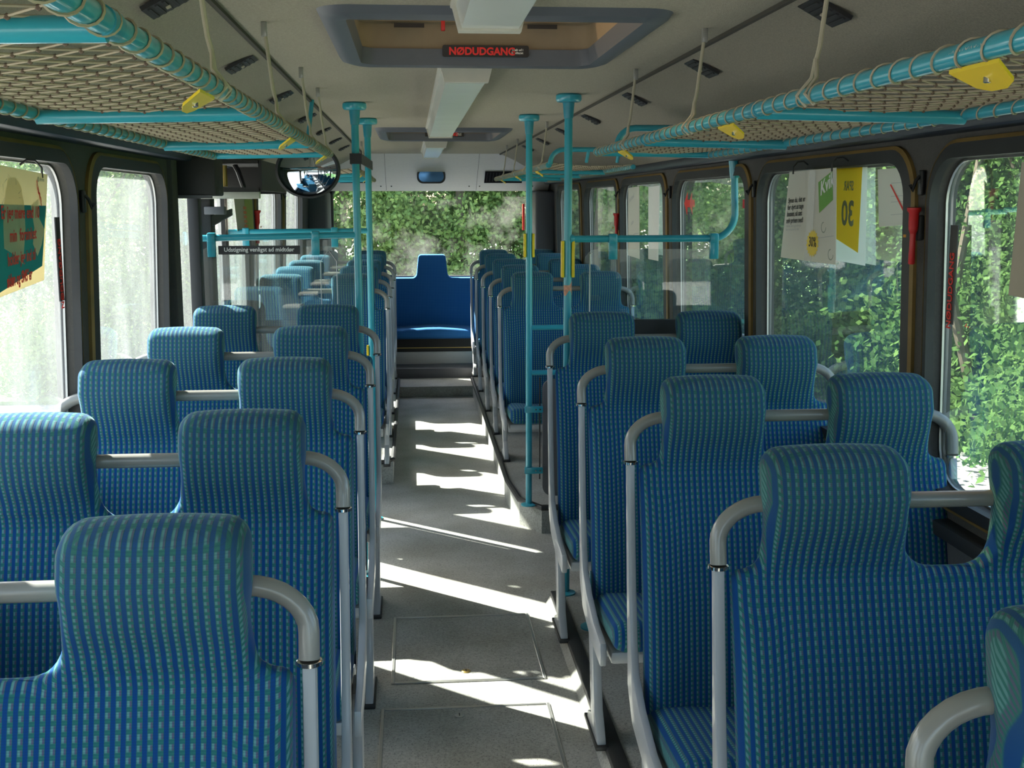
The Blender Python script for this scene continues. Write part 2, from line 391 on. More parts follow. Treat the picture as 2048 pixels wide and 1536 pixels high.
# ------------------------------------------------------------------ ceiling
def strips(bm, x0, x1, y0, y1, holes, z0, z1):
    ys = sorted({y0, y1, *[h[2] for h in holes], *[h[3] for h in holes]})
    for a, c in zip(ys, ys[1:]):
        hh = [h for h in holes if h[2] <= a+1e-6 and h[3] >= c-1e-6]
        if not hh: box(bm, (x0, a, z0), (x1, c, z1))
        else:
            box(bm, (x0, a, z0), (hh[0][0], c, z1)); box(bm, (hh[0][1], a, z0), (x1, c, z1))
HATCH = [(-.36, .37, 2.70, 3.62), (-.36, .37, 6.95, 7.95)]
b = BM(); strips(b, -XS, XS, Y0, Y1, HATCH, CZ, CZ+.02)
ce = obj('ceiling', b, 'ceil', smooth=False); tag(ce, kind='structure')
ZE, XE = 1.915, 1.09
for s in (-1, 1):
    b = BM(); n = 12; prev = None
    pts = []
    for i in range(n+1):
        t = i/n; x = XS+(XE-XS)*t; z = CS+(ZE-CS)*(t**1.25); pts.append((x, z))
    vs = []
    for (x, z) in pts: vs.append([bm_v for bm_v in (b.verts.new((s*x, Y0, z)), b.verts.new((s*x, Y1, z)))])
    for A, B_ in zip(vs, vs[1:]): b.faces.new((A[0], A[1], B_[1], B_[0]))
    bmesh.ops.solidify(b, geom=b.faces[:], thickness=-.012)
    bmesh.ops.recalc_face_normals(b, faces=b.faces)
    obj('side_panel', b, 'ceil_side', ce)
    b = BM(); box(b, (s*(XS-.006), Y0, CS-.004), (s*(XS+.006), Y1, CS+.012)); obj('seam_strip', b, 'seam', ce, smooth=False)
    # dark conduit band and wall head above the windows
    t = obj('trim_1' if s < 0 else 'trim_2', box(BM(), (s*1.075, Y0, 1.885), (s*1.17, Y1, 1.925), .012), 'darkblue'); tag(t, kind='structure')
# outer roof skin, keeps daylight out
b = BM(); strips(b, -1.22, 1.22, Y0-.1, Y1+.2, HATCH, 2.36, 2.39)
for s in (-1, 1): box(b, (s*1.20, Y0-.1, 1.86), (s*1.23, Y1+.2, 2.37))
obj('roof_skin', b, 'outskin', ce, smooth=False)

# ------------------------------------------------------------------ side walls with windows
WZ0, WZ1 = .98, 1.825
def wall_cell(bm, s, y0, y1, z0, z1, hole, R=.11, n=8, t=.05):
    """wall piece in the plane of the leaning wall with a rounded opening"""
    hy0, hy1, hz0, hz1 = hole
    inner = [((hy0+hy1)/2+p[0], (hz0+hz1)/2+p[1]) for p in rrect(hy1-hy0, hz1-hz0, R, n)]
    cy, cz = (hy0+hy1)/2, (hz0+hz1)/2
    outer = []
    for i, (py, pz) in enumerate(inner):
        k = i // (n+1); f = (i % (n+1))/n
        # corner k: spread the outer points over the two edges meeting in that corner
        C = [(y1, z1), (y0, z1), (y0, z0), (y1, z0)][k]
        horiz_first = k in (0, 2)
        if f == .5: outer.append(C)
        elif (f < .5) == horiz_first: outer.append((C[0], pz) if f != 0 or True else C)
        else: outer.append((py, C[1]))
    for i in range(len(outer)):
        k = i // (n+1); f = (i % (n+1))/n
        C = [(y1, z1), (y0, z1), (y0, z0), (y1, z0)][k]
        py, pz = inner[i]
        a = [(C[0], pz), (py, C[1])] if k in (0, 2) else [(py, C[1]), (C[0], pz)]
        st, en = ((C[0], inner[k*(n+1)][1]), (inner[k*(n+1)+n][0], C[1])) if k in (0, 2) else ((inner[k*(n+1)][0], C[1]), (C[0], inner[k*(n+1)+n][1]))
        if f <= .5: q = f*2; outer[i] = (st[0]+(C[0]-st[0])*q, st[1]+(C[1]-st[1])*q)
        else: q = (f-.5)*2; outer[i] = (C[0]+(en[0]-C[0])*q, C[1]+(en[1]-C[1])*q)
    def V(p, off=0): return bm.verts.new((s*(wx(p[1])+off), p[0], p[1]))
    I = [V(p) for p in inner]; O = [V(p) for p in outer]; I2 = [V(p, t) for p in inner]; O2 = [V(p, t) for p in outer]
    N_ = len(I)
    for i in range(N_):
        j = (i+1) % N_
        bm.faces.new((O[i], O[j], I[j], I[i])); bm.faces.new((O2[j], O2[i], I2[i], I2[j])); bm.faces.new((I[i], I[j], I2[j], I2[i]))
def ring_strip(bm, s, hole, R, w_, off, h_, n=8, z=0):
    """raised ring around an opening: width w_, from wall offset off inwards by h_"""
    hy0, hy1, hz0, hz1 = hole; cy, cz = (hy0+hy1)/2, (hz0+hz1)/2
    A = rrect(hy1-hy0, hz1-hz0, R, n); B = rrect(hy1-hy0+2*w_, hz1-hz0+2*w_, R+w_, n)
    def V(p, o): zz = cz+p[1]; return bm.verts.new((s*(wx(zz)-o), cy+p[0], zz))
    a0 = [V(p, off) for p in A]; a1 = [V(p, off+h_) for p in A]; b1 = [V(p, off+h_*.6) for p in B]; b0 = [V(p, off) for p in B]
    n_ = len(a0)
    for i in range(n_):
        j = (i+1) % n_
        bm.faces.new((a0[i], a0[j], a1[j], a1[i])); bm.faces.new((a1[i], a1[j], b1[j], b1[i])); bm.faces.new((b1[i], b1[j], b0[j], b0[i]))
    bmesh.ops.recalc_face_normals(bm, faces=bm.faces)
WR = [(-1.45, -.15), (.18, 1.32), (1.56, 2.85), (3.08, 4.35), (4.58, 5.81), (6.10, 7.31), (7.53, 8.83), (9.20, 10.55)]
WL = [(-1.45, -.15), (.25, 1.75), (2.00, 3.32), (3.59, 4.53), (7.27, 8.45), (8.86, 10.12)]
WR = [(a-.035, c+.035) for a, c in WR]; WL = [(a-.035, c+.035) for a, c in WL]
DOOR = (4.78, 6.98)
wn = [0]
def build_wall(s, wins, name, gmat, zt=1.90):
    root = BM()
    edges = []
    # cell borders at mid pillars
    cells = []
    for i, (a, c) in enumerate(wins):
        lo = Y0 if i == 0 else ((wins[i-1][1]+a)/2); hi = Y1 if i == len(wins)-1 else ((c+wins[i+1][0])/2)
        cells.append([lo, hi])
    if s < 0:
        cells[3][1] = DOOR[0]-.06; cells[4][0] = DOOR[1]+.02
        # door opening: wall head above only
        box(root, (s*1.15, DOOR[0]-.06, 1.93), (s*1.20, DOOR[1]+.02, 1.96))
    for (lo, hi), (a, c) in zip(cells, wins):
        wall_cell(root, s, lo, hi, .86, zt, (a, c, WZ0, WZ1))
    bmesh.ops.recalc_face_normals(root, faces=root.faces)
    wo = obj(name, root, 'wall'); tag(wo, kind='structure')
    b = BM()
    rng = [(Y0, Y1)] if s > 0 else [(Y0, DOOR[0]-.06), (DOOR[1]+.02, Y1)]
    for a, c in rng: box(b, (s*1.165, a, -.08), (s*1.235, c, .87))
    obj('lower_panel', b, 'walllow', wo, smooth=False)
    for (a, c) in wins:
        wn[0] += 1
        H = (a, c, WZ0, WZ1)
        e = bpy.data.objects.new('window_%d' % wn[0], None); COL.objects.link(e); e.location = (s*1.16, (a+c)/2, (WZ0+WZ1)/2); tag(e, kind='structure')
        b = BM(); ring_strip(b, s, H, .11, .040, 0, .022); obj('window_seal', b, 'rubber', e)
        b = BM(); ring_strip(b, s, (a-.036, c+.036, WZ0-.036, WZ1+.036), .146, .010, 0, .016); obj('piping', b, 'ochre', e)
        b = BM(); ring_strip(b, s, (a+.006, c-.006, WZ0+.006, WZ1-.006), .104, .005, -.026, .006); obj('bead', b, 'silver', e)
        b = BM()
        P = [((a+c)/2+p[0], (WZ0+WZ1)/2+p[1]) for p in rrect(c-a+.03, WZ1-WZ0+.03, .12, 8)]
        b.faces.new([b.verts.new((s*(wx(p[1])+.028), p[0], p[1])) for p in P])
        obj('pane', b, gmat, e, smooth=False)
    return wo
wall_r = build_wall(1, WR, 'wall_right', 'g_right')
wall_l = build_wall(-1, WL, 'wall_left', 'g_left')
# window sills (dark ledge)
for s in (-1, 1):
    for a, c in ([(Y0, Y1)] if s > 0 else [(Y0, DOOR[0]-.06), (DOOR[1]+.02, Y1)]):
        wn[0] += 0
        t = obj('trim_%d' % (3 if s > 0 else 4), box(BM(), (s*1.13, a, .87), (s*1.19, c, .91), .008), 'rubber'); tag(t, kind='structure')
# coat hooks on pillars
def hook(s, y, z, lab):
    t = thing('coat_hook', lab, 'hook', (s*1.13, y, z), 'coat hooks on the window pillars')
    b = BM(); box(b, (s*1.147, y-.012, z-.03), (s*1.135, y+.012, z+.035), .004); obj('plate', b, 'black', t)
    b = BM(); tube(b, [(s*1.135, y, z+.02), (s*1.125, y, z+.008), (s*1.117, y, z-.018), (s*1.110, y, z-.002)], .005, 8); obj('prong', b, 'black', t)
hook(1, 2.965, 1.765, 'black coat hook on the dark pillar above the red hammer')
hook(1, 4.465, 1.765, 'black coat hook on the right pillar left of the white hanging poster')
hook(1, 5.955, 1.765, 'black coat hook on the right pillar beyond the bent blue rail')
hook(1, 7.42, 1.765, 'black coat hook on a right pillar behind the blue pole with yellow grips')
hook(-1, 3.46, 1.72, 'black coat hook on the pillar between the two near left windows')
hook(-1, 8.66, 1.765, 'black coat hook on a far left pillar under the round mirror')

# ------------------------------------------------------------------ door on the left
d = bpy.data.objects.new('door_1', None); COL.objects.link(d); d.location = (-1.16, 5.9, 0); tag(d, kind='structure')
for (a, c) in ((4.80, 5.36), (5.47, 6.14), (6.17, 6.95)):
    b = BM()
    P = [((a+c)/2+p[0], 1.03+p[1]) for p in rrect(c-a, 1.78, .08, 6)]
    Q = [((a+c)/2+p[0], 1.03+p[1]) for p in rrect(c-a-.06, 1.60, .05, 6)]
    A = [[b.verts.new((-(1.155+o), p[0], p[1])) for p in P] for o in (0, .04)]; B2 = [[b.verts.new((-(1.155+o), p[0], p[1])) for p in Q] for o in (0, .04)]
    n_ = len(P)
    for i in range(n_):
        j = (i+1) % n_
        b.faces.new((A[0][i], A[0][j], B2[0][j], B2[0][i])); b.faces.new((A[1][j], A[1][i], B2[1][i], B2[1][j]))
        b.faces.new((A[0][i], A[1][i], A[1][j], A[0][j])); b.faces.new((B2[0][i], B2[0][j], B2[1][j], B2[1][i]))
    bmesh.ops.recalc_face_normals(b, faces=b.faces)
    obj('door_leaf', b, 'boxdark', d)
    b = BM(); b.faces.new([b.verts.new((-1.175, p[0], p[1])) for p in [((a+c)/2+p[0], 1.03+p[1]) for p in rrect(c-a-.04, 1.62, .06, 6)]]); obj('door_pane', b, 'g_left', d, smooth=False)
for y in (4.74, 7.0):
    b = BM(); box(b, (-1.13, y-.05, 0), (-1.20, y+.05, 1.93), .008); obj('door_post', b, 'wall', d)
b = BM(); box(b, (-1.10, 5.06, .0), (-1.15, 5.13, 1.9), .008); obj('door_post', b, 'rubber', d)
b = BM(); box(b, (-1.10, 5.36, .0), (-1.19, 5.47, 1.9), .008); obj('door_post', b, 'rubber', d)

# ------------------------------------------------------------------ rear and front ends
wb = BM(); YB = 11.5
hole = (-.97, .97, .98, 1.86)
inner = [(p[0], 1.42+p[1]) for p in rrect(1.94, .88, .09, 6)]
I = [wb.verts.new((p[0], YB, p[1])) for p in inner]; I2 = [wb.verts.new((p[0], YB+.06, p[1])) for p in inner]
ou = [(max(-1.24, min(1.24, p[0]*1.6)), 1.10+max(-1.15, min(1.15, (p[1]-1.42)*4))) for p in inner]
O = [wb.verts.new((p[0], YB, p[1])) for p in ou]
for i in range(len(I)):
    j = (i+1) % len(I); wb.faces.new((I[i], I[j], O[j], O[i])); wb.faces.new((I[i], I2[i], I2[j], I[j]))
bmesh.ops.recalc_face_normals(wb, faces=wb.faces)
wbo = obj('wall_back', wb, 'gauzy', smooth=False); tag(wbo, kind='structure')
b = BM(); box(b, (-1.24, YB+.06, -.1), (1.24, YB+.1, .98)); box(b, (-1.24, YB+.06, 1.86), (1.24, YB+.1, 2.4)); box(b, (-1.24, YB+.06, .9), (-.97, YB+.1, 2.0)); box(b, (.97, YB+.06, .9), (1.24, YB+.1, 2.0)); obj('outer_skin', b, 'outskin', wbo, smooth=False)
for s in (-1, 1):
    b = BM(); box(b, (s*.975, 10.95, .0), (s*1.17, YB-.005, 1.82), .03, 3); obj('corner_pillar', b, 'gauzy', wbo)
wn[0] += 1
e = bpy.data.objects.new('window_%d' % wn[0], None); COL.objects.link(e); e.location = (0, YB, 1.42); tag(e, kind='structure')
b = BM(); b.faces.new([b.verts.new((p[0]*1.01, YB+.03, p[1])) for p in inner]); obj('pane', b, 'g_back', e, smooth=False)
b = BM(); tube(b, [(p[0], YB-.004, p[1]) for p in inner], .018, 8, closed=True); obj('window_seal', b, 'rubber', e)
b = BM(); box(b, (.905, YB-.03, 1.44), (.925, YB-.012, 1.70), .003); t = obj('red_label_strip', b, 'red'); tag(t, 'narrow red vertical strip at the right edge of the rear window', 'label')
# sloping upper rear panel
b = BM(); prism(b, [(-1.13, 10.62, 2.15), (-1.13, 11.25, 1.825), (-1.13, 11.5, 1.825), (-1.13, 11.5, 2.15)], (2.26, 0, 0)); pnl = obj('rear_panel', b, 'backpanel', wbo, smooth=False)
def onp(z): return 10.62+(2.15-z)*(.63/.325)   # y of the panel surface
for x in (-.43, .43):
    b = BM(); quad(b, (x-.0015, onp(2.15)-.001, 2.15), (x+.0015, onp(2.15)-.001, 2.15), (x+.0015, onp(1.83)-.002, 1.83), (x-.0015, onp(1.83)-.002, 1.83)); obj('panel_joint', b, 'seam', pnl, smooth=False)
for x in (-.48, -.38, .36, .46, .97):
    b = BM(); lathe(b, (x, onp(1.868)-.004, 1.868), [(.007, -.002), (.007, .002)], 10, 'y'); obj('screw', b, 'black', pnl)
for x0, x1, lab in ((-.86, -.56, 'black slotted air vent on the rear panel left of the mirror'), (.50, .86, 'black slotted air vent on the rear panel right of the mirror')):
    t = thing('air_vent', lab, 'vent', ((x0+x1)/2, onp(1.95), 1.95), 'air vents on the rear panel')
    y_ = 10.62+.325*.63/.325*.0
    def pp(x, z, o=.004): return (x, onp(z)-o, z)
    b = BM(); prism(b, [pp(x0, 1.90, 0), pp(x1, 1.90, 0), pp(x1, 2.0, 0), pp(x0, 2.0, 0)], (0, -.012, -.004)); obj('vent_frame', b, 'matt', t)
    for k in range(12):
        xx = x0+.02+k*(x1-x0-.04)/11
        b = BM(); prism(b, [pp(xx-.004, 1.91, .016), pp(xx+.004, 1.91, .016), pp(xx+.004, 1.99, .016), pp(xx-.004, 1.99, .016)], (0, -.004, 0)); obj('slat', b, 'mattb', t)
t = thing('rear_view_mirror', 'small blue-tinted oblong mirror in the middle of the rear panel', 'mirror', (0, onp(1.95)-.06, 1.955))
b = BM(); prism(b, [(-.005+p[0], onp(1.95)-.089, 1.957+p[1]) for p in rrect(.265, .135, .055, 8)], (0, .03, 0)); obj('mirror_shell', b, 'black', t)
b = BM(); prism(b, [(-.005+p[0], onp(1.95)-.092, 1.957+p[1]) for p in rrect(.232, .104, .046, 8)], (0, .003, 0)); obj('mirror_glass', b, 'bluemirror', t)
b = BM(); tube(b, [(0, onp(1.95)-.06, 1.99), (0, onp(1.99)+.01, 2.02)], .012, 8); obj('bracket', b, 'black', t)
# front end (behind the camera)
b = BM(); box(b, (-1.24, Y0-.1, -.1), (1.24, Y0, .75)); box(b, (-1.24, Y0-.1, 2.02), (1.24, Y0, 2.4)); box(b, (-1.24, Y0-.1, .7), (-1.12, Y0, 2.1)); box(b, (1.12, Y0-.1, .7), (1.24, Y0, 2.1))
wf = obj('wall_front', b, 'gauzy', smooth=False); tag(wf, kind='structure')
wn[0] += 1
b = BM(); quad(b, (-1.12, Y0-.04, .75), (1.12, Y0-.04, .75), (1.12, Y0-.04, 2.02), (-1.12, Y0-.04, 2.02)); t = obj('window_%d' % wn[0], b, 'g_front', smooth=False); tag(t, kind='structure')

# ------------------------------------------------------------------ seats
def outline_half():
    xr, xl = [], []
    def XR(z):
        if z < 1.03: return .410
        if z <= 1.055: return .385+math.sqrt(max(0, .025**2-(z-1.03)**2))
        if z <= 1.085: return .385-math.sqrt(max(0, .03**2-(1.085-z)**2))*1.0 if z > 1.0551 else .385
        base = .355+.005*math.sin(min(1, (z-1.085)/.1)*PI)*-1
        if z > 1.236: base -= .037-math.sqrt(max(0, .037**2-(z-1.236)**2))
        return base
    def XL(z):
        if z <= 1.05: return 0.0
        if z < 1.105: return .03+math.sqrt(max(0, .055**2-(1.105-z)**2))
        base = .085+.004*math.sin(min(1, (z-1.105)/.1)*PI)
        if z > 1.236: base += .037-math.sqrt(max(0, .037**2-(z-1.236)**2))
        return base
    return XR, XL
XR, XL = outline_half()
ZTOP = 1.273
def make_backrest():
    zs = list(np.linspace(.40, 1.0, 16))+[1.015, 1.03, 1.04, 1.048, 1.0545, 1.0555, 1.06, 1.066, 1.074, 1.085, 1.095, 1.105]
    zs = sorted(set(zs+[1.05, 1.0501]))
    zs += list(np.linspace(1.12, 1.225, 7))+[1.236, 1.245, 1.254, 1.262, 1.268, 1.2715, ZTOP]
    NC = 22
    ss = [.5-.5*math.cos(PI*k/NC) for k in range(NC+1)]
    ss = [(.55*s_+.45*k/NC) for k, s_ in enumerate(ss)]
    # outline polyline (right half), for the distance field
    pl = [(0, 1.05), (.03, 1.05)]
    zz = np.array(sorted(set([q for q in zs if q > 1.0501]+list(np.linspace(1.0502, ZTOP, 90))+list(ZTOP-.037*(1-np.cos(np.linspace(0, PI/2, 16))))))); pl += [(XL(z), z) for z in zz]
    pl += [(XR(z), z) for z in zz[::-1] if z > 1.0552]+[(.385, 1.055)]+[(XR(z), z) for z in np.linspace(1.0549, 1.03, 6)]+[(.41, .40), (0, .40)]
    A = np.array(pl[:-1]); B_ = np.array(pl[1:])
    def dist(x, z):
        p = np.array((abs(x), z)); d_ = B_-A; L2 = (d_**2).sum(1)+1e-12
        t = np.clip(((p-A)*d_).sum(1)/L2, 0, 1); q = A+d_*t[:, None]
        return float(np.sqrt(((p-q)**2).sum(1)).min())
    TZ = [.40, .55, .72, .88, .98, 1.04, 1.09, 1.14, 1.19, 1.24, 1.28]; TT = [.075, .085, .088, .075, .058, .050, .064, .094, .110, .104, .082]
    def T(z): return float(np.interp(z, TZ, TT))
    bm = BM(); grid = {}
    for side in (1, -1):
        for fb in (-1, 1):
            rows = []
            for z in zs:
                xl, xr_ = XL(z), XR(z); row = []
                for k_, s_ in enumerate(ss):
                    x = xl+(xr_-xl)*s_
                    dd = dist(x, z); R = .036 if z < 1.03 else .036-.012*min(1, (z-1.03)/.06)
                    g = math.sqrt(max(0, 1-(1-min(dd/R, 1))**2))
                    if dd < 7e-4 or z <= .401 or z >= ZTOP-1e-6 or k_ == NC or (k_ == 0 and z > 1.0499): g = 0
                    yb = (z-1.06)*.17+.025
                    t = T(z)
                    yc = yb - t/2
                    if fb < 0:
                        bulge = .008*math.cos(min(1, abs(x-.22)/.2)*PI/2) if z > 1.07 else 0
                        y = yc - (t/2)*g + bulge*-0.6*g
                        # side bolsters on the lower back
                        if z < 1.0: y += -.010*math.exp(-((abs(x)-.36)/.04)**2)*g
                    else: y = yc + (t/2)*g
                    row.append(bm.verts.new((side*x, y, z+(.007*(1-((x-.22)/.135)**2)*max(0, (z-1.16)/.113) if z > 1.16 else 0))))
                rows.append(row)
            for r1, r2 in zip(rows, rows[1:]):
                for k in range(NC):
                    q = (r1[k], r1[k+1], r2[k+1], r2[k])
                    try: bm.faces.new(q)
                    except ValueError: pass
    bmesh.ops.remove_doubles(bm, verts=bm.verts, dist=.0004)
    bmesh.ops.holes_fill(bm, edges=[e_ for e_ in bm.edges if e_.is_boundary], sides=12)
    bmesh.ops.recalc_face_normals(bm, faces=bm.faces)
    def uvf(co, n): return (co.x+.0074, co.z-(co.y-(co.z-1.06)*.17)*.9)
    me = mesh_from('backrest', bm, 'fabric', True, uvf, 75)
    return me
def side_profile(s):
    """flat painted side frame: upright, sweep into the seat bracket"""
    bm = BM()
    # path in y-z of the front and rear edges
    F_ = [(-.006, 1.052), (-.022, .95), (-.052, .75), (-.085, .60), (-.115, .53), (-.20, .475), (-.34, .43), (-.475, .415)]
    R_ = [(.016, 1.052), (.004, .95), (-.018, .75), (-.04, .58), (-.05, .48), (-.12, .40), (-.30, .355), (-.475, .345)]
    x0, x1 = s*.420, s*.440
    pts = F_+[(-.487, .38)]+R_[::-1]
    prism(bm, [(x0, p[0], p[1]) for p in pts], (x1-x0, 0, 0))
    es = [e for e in bm.edges if abs(e.verts[0].co.x-e.verts[1].co.x) < 1e-6]
    bmesh.ops.bevel(bm, geom=es, offset=.004, segments=2, affect='EDGES', profile=.5)
    return bm
def leg_bm(s, zf):
    """pedestal leg: blade widening at the foot"""
    bm = BM()
    pts = [(-.20, .40), (-.285, .38), (-.31, .25), (-.34, zf+.10), (-.40, zf+.03), (-.41, zf), (-.19, zf), (-.20, zf+.035), (-.27, zf+.06), (-.255, zf+.12), (-.235, .25)]
    prism(bm, [(s*.405, p[0], p[1]) for p in pts], (s*.028, 0, 0))
    bmesh.ops.bevel(bm, geom=[e for e in bm.edges if abs(e.verts[0].co.x-e.verts[1].co.x) < 1e-6], offset=.004, segments=2, affect='EDGES', profile=.5)
    return bm
def make_seat(name='double_seat', zf=0.0, aisle=1):
    t = thing(name, '', 'seat')
    me = BACK
    o = bpy.data.objects.new('backrest', me); COL.objects.link(o); o.parent = t
    b = BM(); rbox(b, (-.405, -.515, .375), (.405, -.085, .475), .045, 14)
    for v in b.verts:
        # slight dish for each sitter, nose rolled down
        k = math.exp(-((abs(v.co.x)-.2)/.13)**2)
        if v.co.z > .42: v.co.z -= .012*k*(1 if v.co.y > -.45 else .3)
        v.co.z += (-(v.co.y)-.3)*.06
    obj('seat_cushion', b, 'fabric', t, True, True, lambda co, n: (co.x*.8+.0074, -co.y+co.z*.9+.2 if n.y > -.5 else -co.y-co.z*.9+1.0))
    b = BM(); box(b, (-.405, -.47, .345), (.405, -.06, .385), .01); obj('seat_pan', b, 'frame', t, True)
    # grey arch: both bends and the cross rail behind the headrests
    pts = [(.430, .003, 1.062), (.430, .010, 1.10)]
    pts += [(.430-.09*(1-math.cos(a)), .012+.01*math.sin(a), 1.10+.07*math.sin(a)) for a in [PI/2*i/8 for i in range(1, 9)]]
    full = pts+[(-p[0], p[1], p[2]) for p in pts[::-1]]
    b = BM(); tube(b, full, .0155, 14); obj('hand_rail', b, 'tube', t, True)
    for s in (-1, 1):
        b = BM(); lathe(b, (s*.430, .004, 1.057), [(.0165, -.004), (.019, -.003), (.019, .003), (.0165, .004)], 16); obj('collar', b, 'chrome', t, True)
        obj('side_frame', side_profile(s), 'frame', t, True)
    obj('leg', leg_bm(aisle, zf), 'frame', t, True)
    b = BM(); box(b, (-aisle*.38, -.40, zf+.0), (-aisle*.41, -.18, .38), .006); obj('leg', b, 'frame', t, True)
    b = BM(); box(b, (aisle*.398, -.42, zf-.001), (aisle*.440, -.17, zf+.014), .004); obj('foot', b, 'rubber', t, True)
    # carrying bar under the pan
    b = BM(); box(b, (-.40, -.30, .30), (.40, -.26, .345), .005); obj('cross_bar', b, 'frame', t, True)
    return t
BACK = make_backrest()
ORD = ['', 'first', 'second', 'third', 'fourth', 'fifth', 'sixth', 'seventh']
SX = .785
def seats(side, ys, zf, fmt, group, rots=None, start=1):
    proto = make_seat(zf=zf, aisle=-side)
    for i, y in enumerate(ys):
        o = proto if i == 0 else copy_tree(proto)
        o.location = (side*SX, y, 0)
        if rots: o.rotation_euler = (0, 0, rots)
        o['label'] = fmt[i]; o['group'] = group
LF = [1.61, 2.46, 3.31, 4.17, 5.04]
seats(-1, LF, .0, ['blue patterned double seat in the lower left corner, nearest the camera',
  'blue double seat on the left, second row from the camera',
  'blue double seat on the left, third row, beside the dark pillar between the near windows',
  'blue double seat on the left, fourth row, with sunlit window headrest top',
  'blue double seat on the left, fifth row, before the glass partition with the sign'], 'front left double seats facing the camera')
seats(1, [1.14, 1.99, 2.85, 3.71, 4.59], .045, ['blue double seat in the lower right corner, only headrest corner and grey arm showing',
  'blue double seat on the right, second row, large notch between its two headrests',
  'blue double seat on the right, third row, beside the pillar with the red hammer',
  'blue double seat on the right, fourth row, below the white hanging poster',
  'blue double seat on the right, fifth row, directly in front of the right glass screen'], 'front right double seats facing the camera')
seats(1, [7.30, 8.14, 9.02, 9.95, 10.78], PZ, ['rear right double seat, first behind the blue pole with rungs',
  'rear right double seat, second row on the podium', 'rear right double seat, third row on the podium',
  'rear right double seat, fourth row on the podium', 'rear right double seat, last row before the rear bench'], 'rear right double seats on the podium')
seats(-1, [7.24, 8.12, 8.99, 9.9, 10.72], PZ, ['rear left double seat, first behind the door area, seen through the glass partition',
  'rear left double seat, second row on the podium', 'rear left double seat, third row on the podium',
  'rear left double seat, fourth row on the podium', 'rear left double seat, last row before the rear bench'], 'rear left double seats on the podium')

# rear bench: cushion, backrest, one headrest in the middle
t = thing('rear_bench', 'deep blue bench across the rear with a tall central headrest under the rear window', 'bench', (0, 11.1, .3))
def bench_back():
    bm = BM()
    pts = [(-.94, .5), (-.94, .985), (-.2, .985)]
    pts += [(-.2+.05*math.sin(a), 1.035-.05*math.cos(a)) for a in [PI/2*i/6 for i in range(1, 7)]]
    pts += [(-.135, 1.18)] + [(-.105-.03*math.cos(a), 1.18+.03*math.sin(a)) for a in [PI/2*i/5 for i in range(1, 6)]]
    pts = pts + [(-p[0], p[1]) for p in pts[::-1]]
    F_ = [bm.verts.new((p[0]*.985, 11.26+(p[1]-.5)*.09, p[1]-.004)) for p in pts]
    G = [bm.verts.new((p[0], 11.285+(p[1]-.5)*.09, p[1])) for p in pts]
    H_ = [bm.verts.new((p[0], 11.37+(p[1]-.5)*.09, p[1])) for p in pts]
    n_ = len(pts)
    bm.faces.new(F_)
    for A, B_ in ((F_, G), (G, H_)):
        for i in range(n_): bm.faces.new((A[i], A[(i+1) % n_], B_[(i+1) % n_], B_[i]))
    bm.faces.new(H_[::-1]); bmesh.ops.recalc_face_normals(bm, faces=bm.faces)
    return bm
obj('backrest', bench_back(), 'fabric_plain', t, uvf=lambda co, n: (co.x, co.z))
b = BM(); rbox(b, (-.94, 10.88, .43), (.94, 11.33, .525), .04, 22)
for v in b.verts: v.co.z += .012*math.cos(v.co.x*PI/.45) * (1 if v.co.z > .5 else 0)
obj('seat_cushion', b, 'fabric_plain', t, uvf=lambda co, n: (co.x, co.y+co.z))
b = BM(); box(b, (-.94, 10.98, .30), (.94, 11.3, .44)); obj('base_box', b, 'boxdark', t, smooth=False)
b = BM(); box(b, (-.94, 10.972, .335), (.94, 10.98, .341)); obj('base_line', b, 'brass', t, smooth=False)

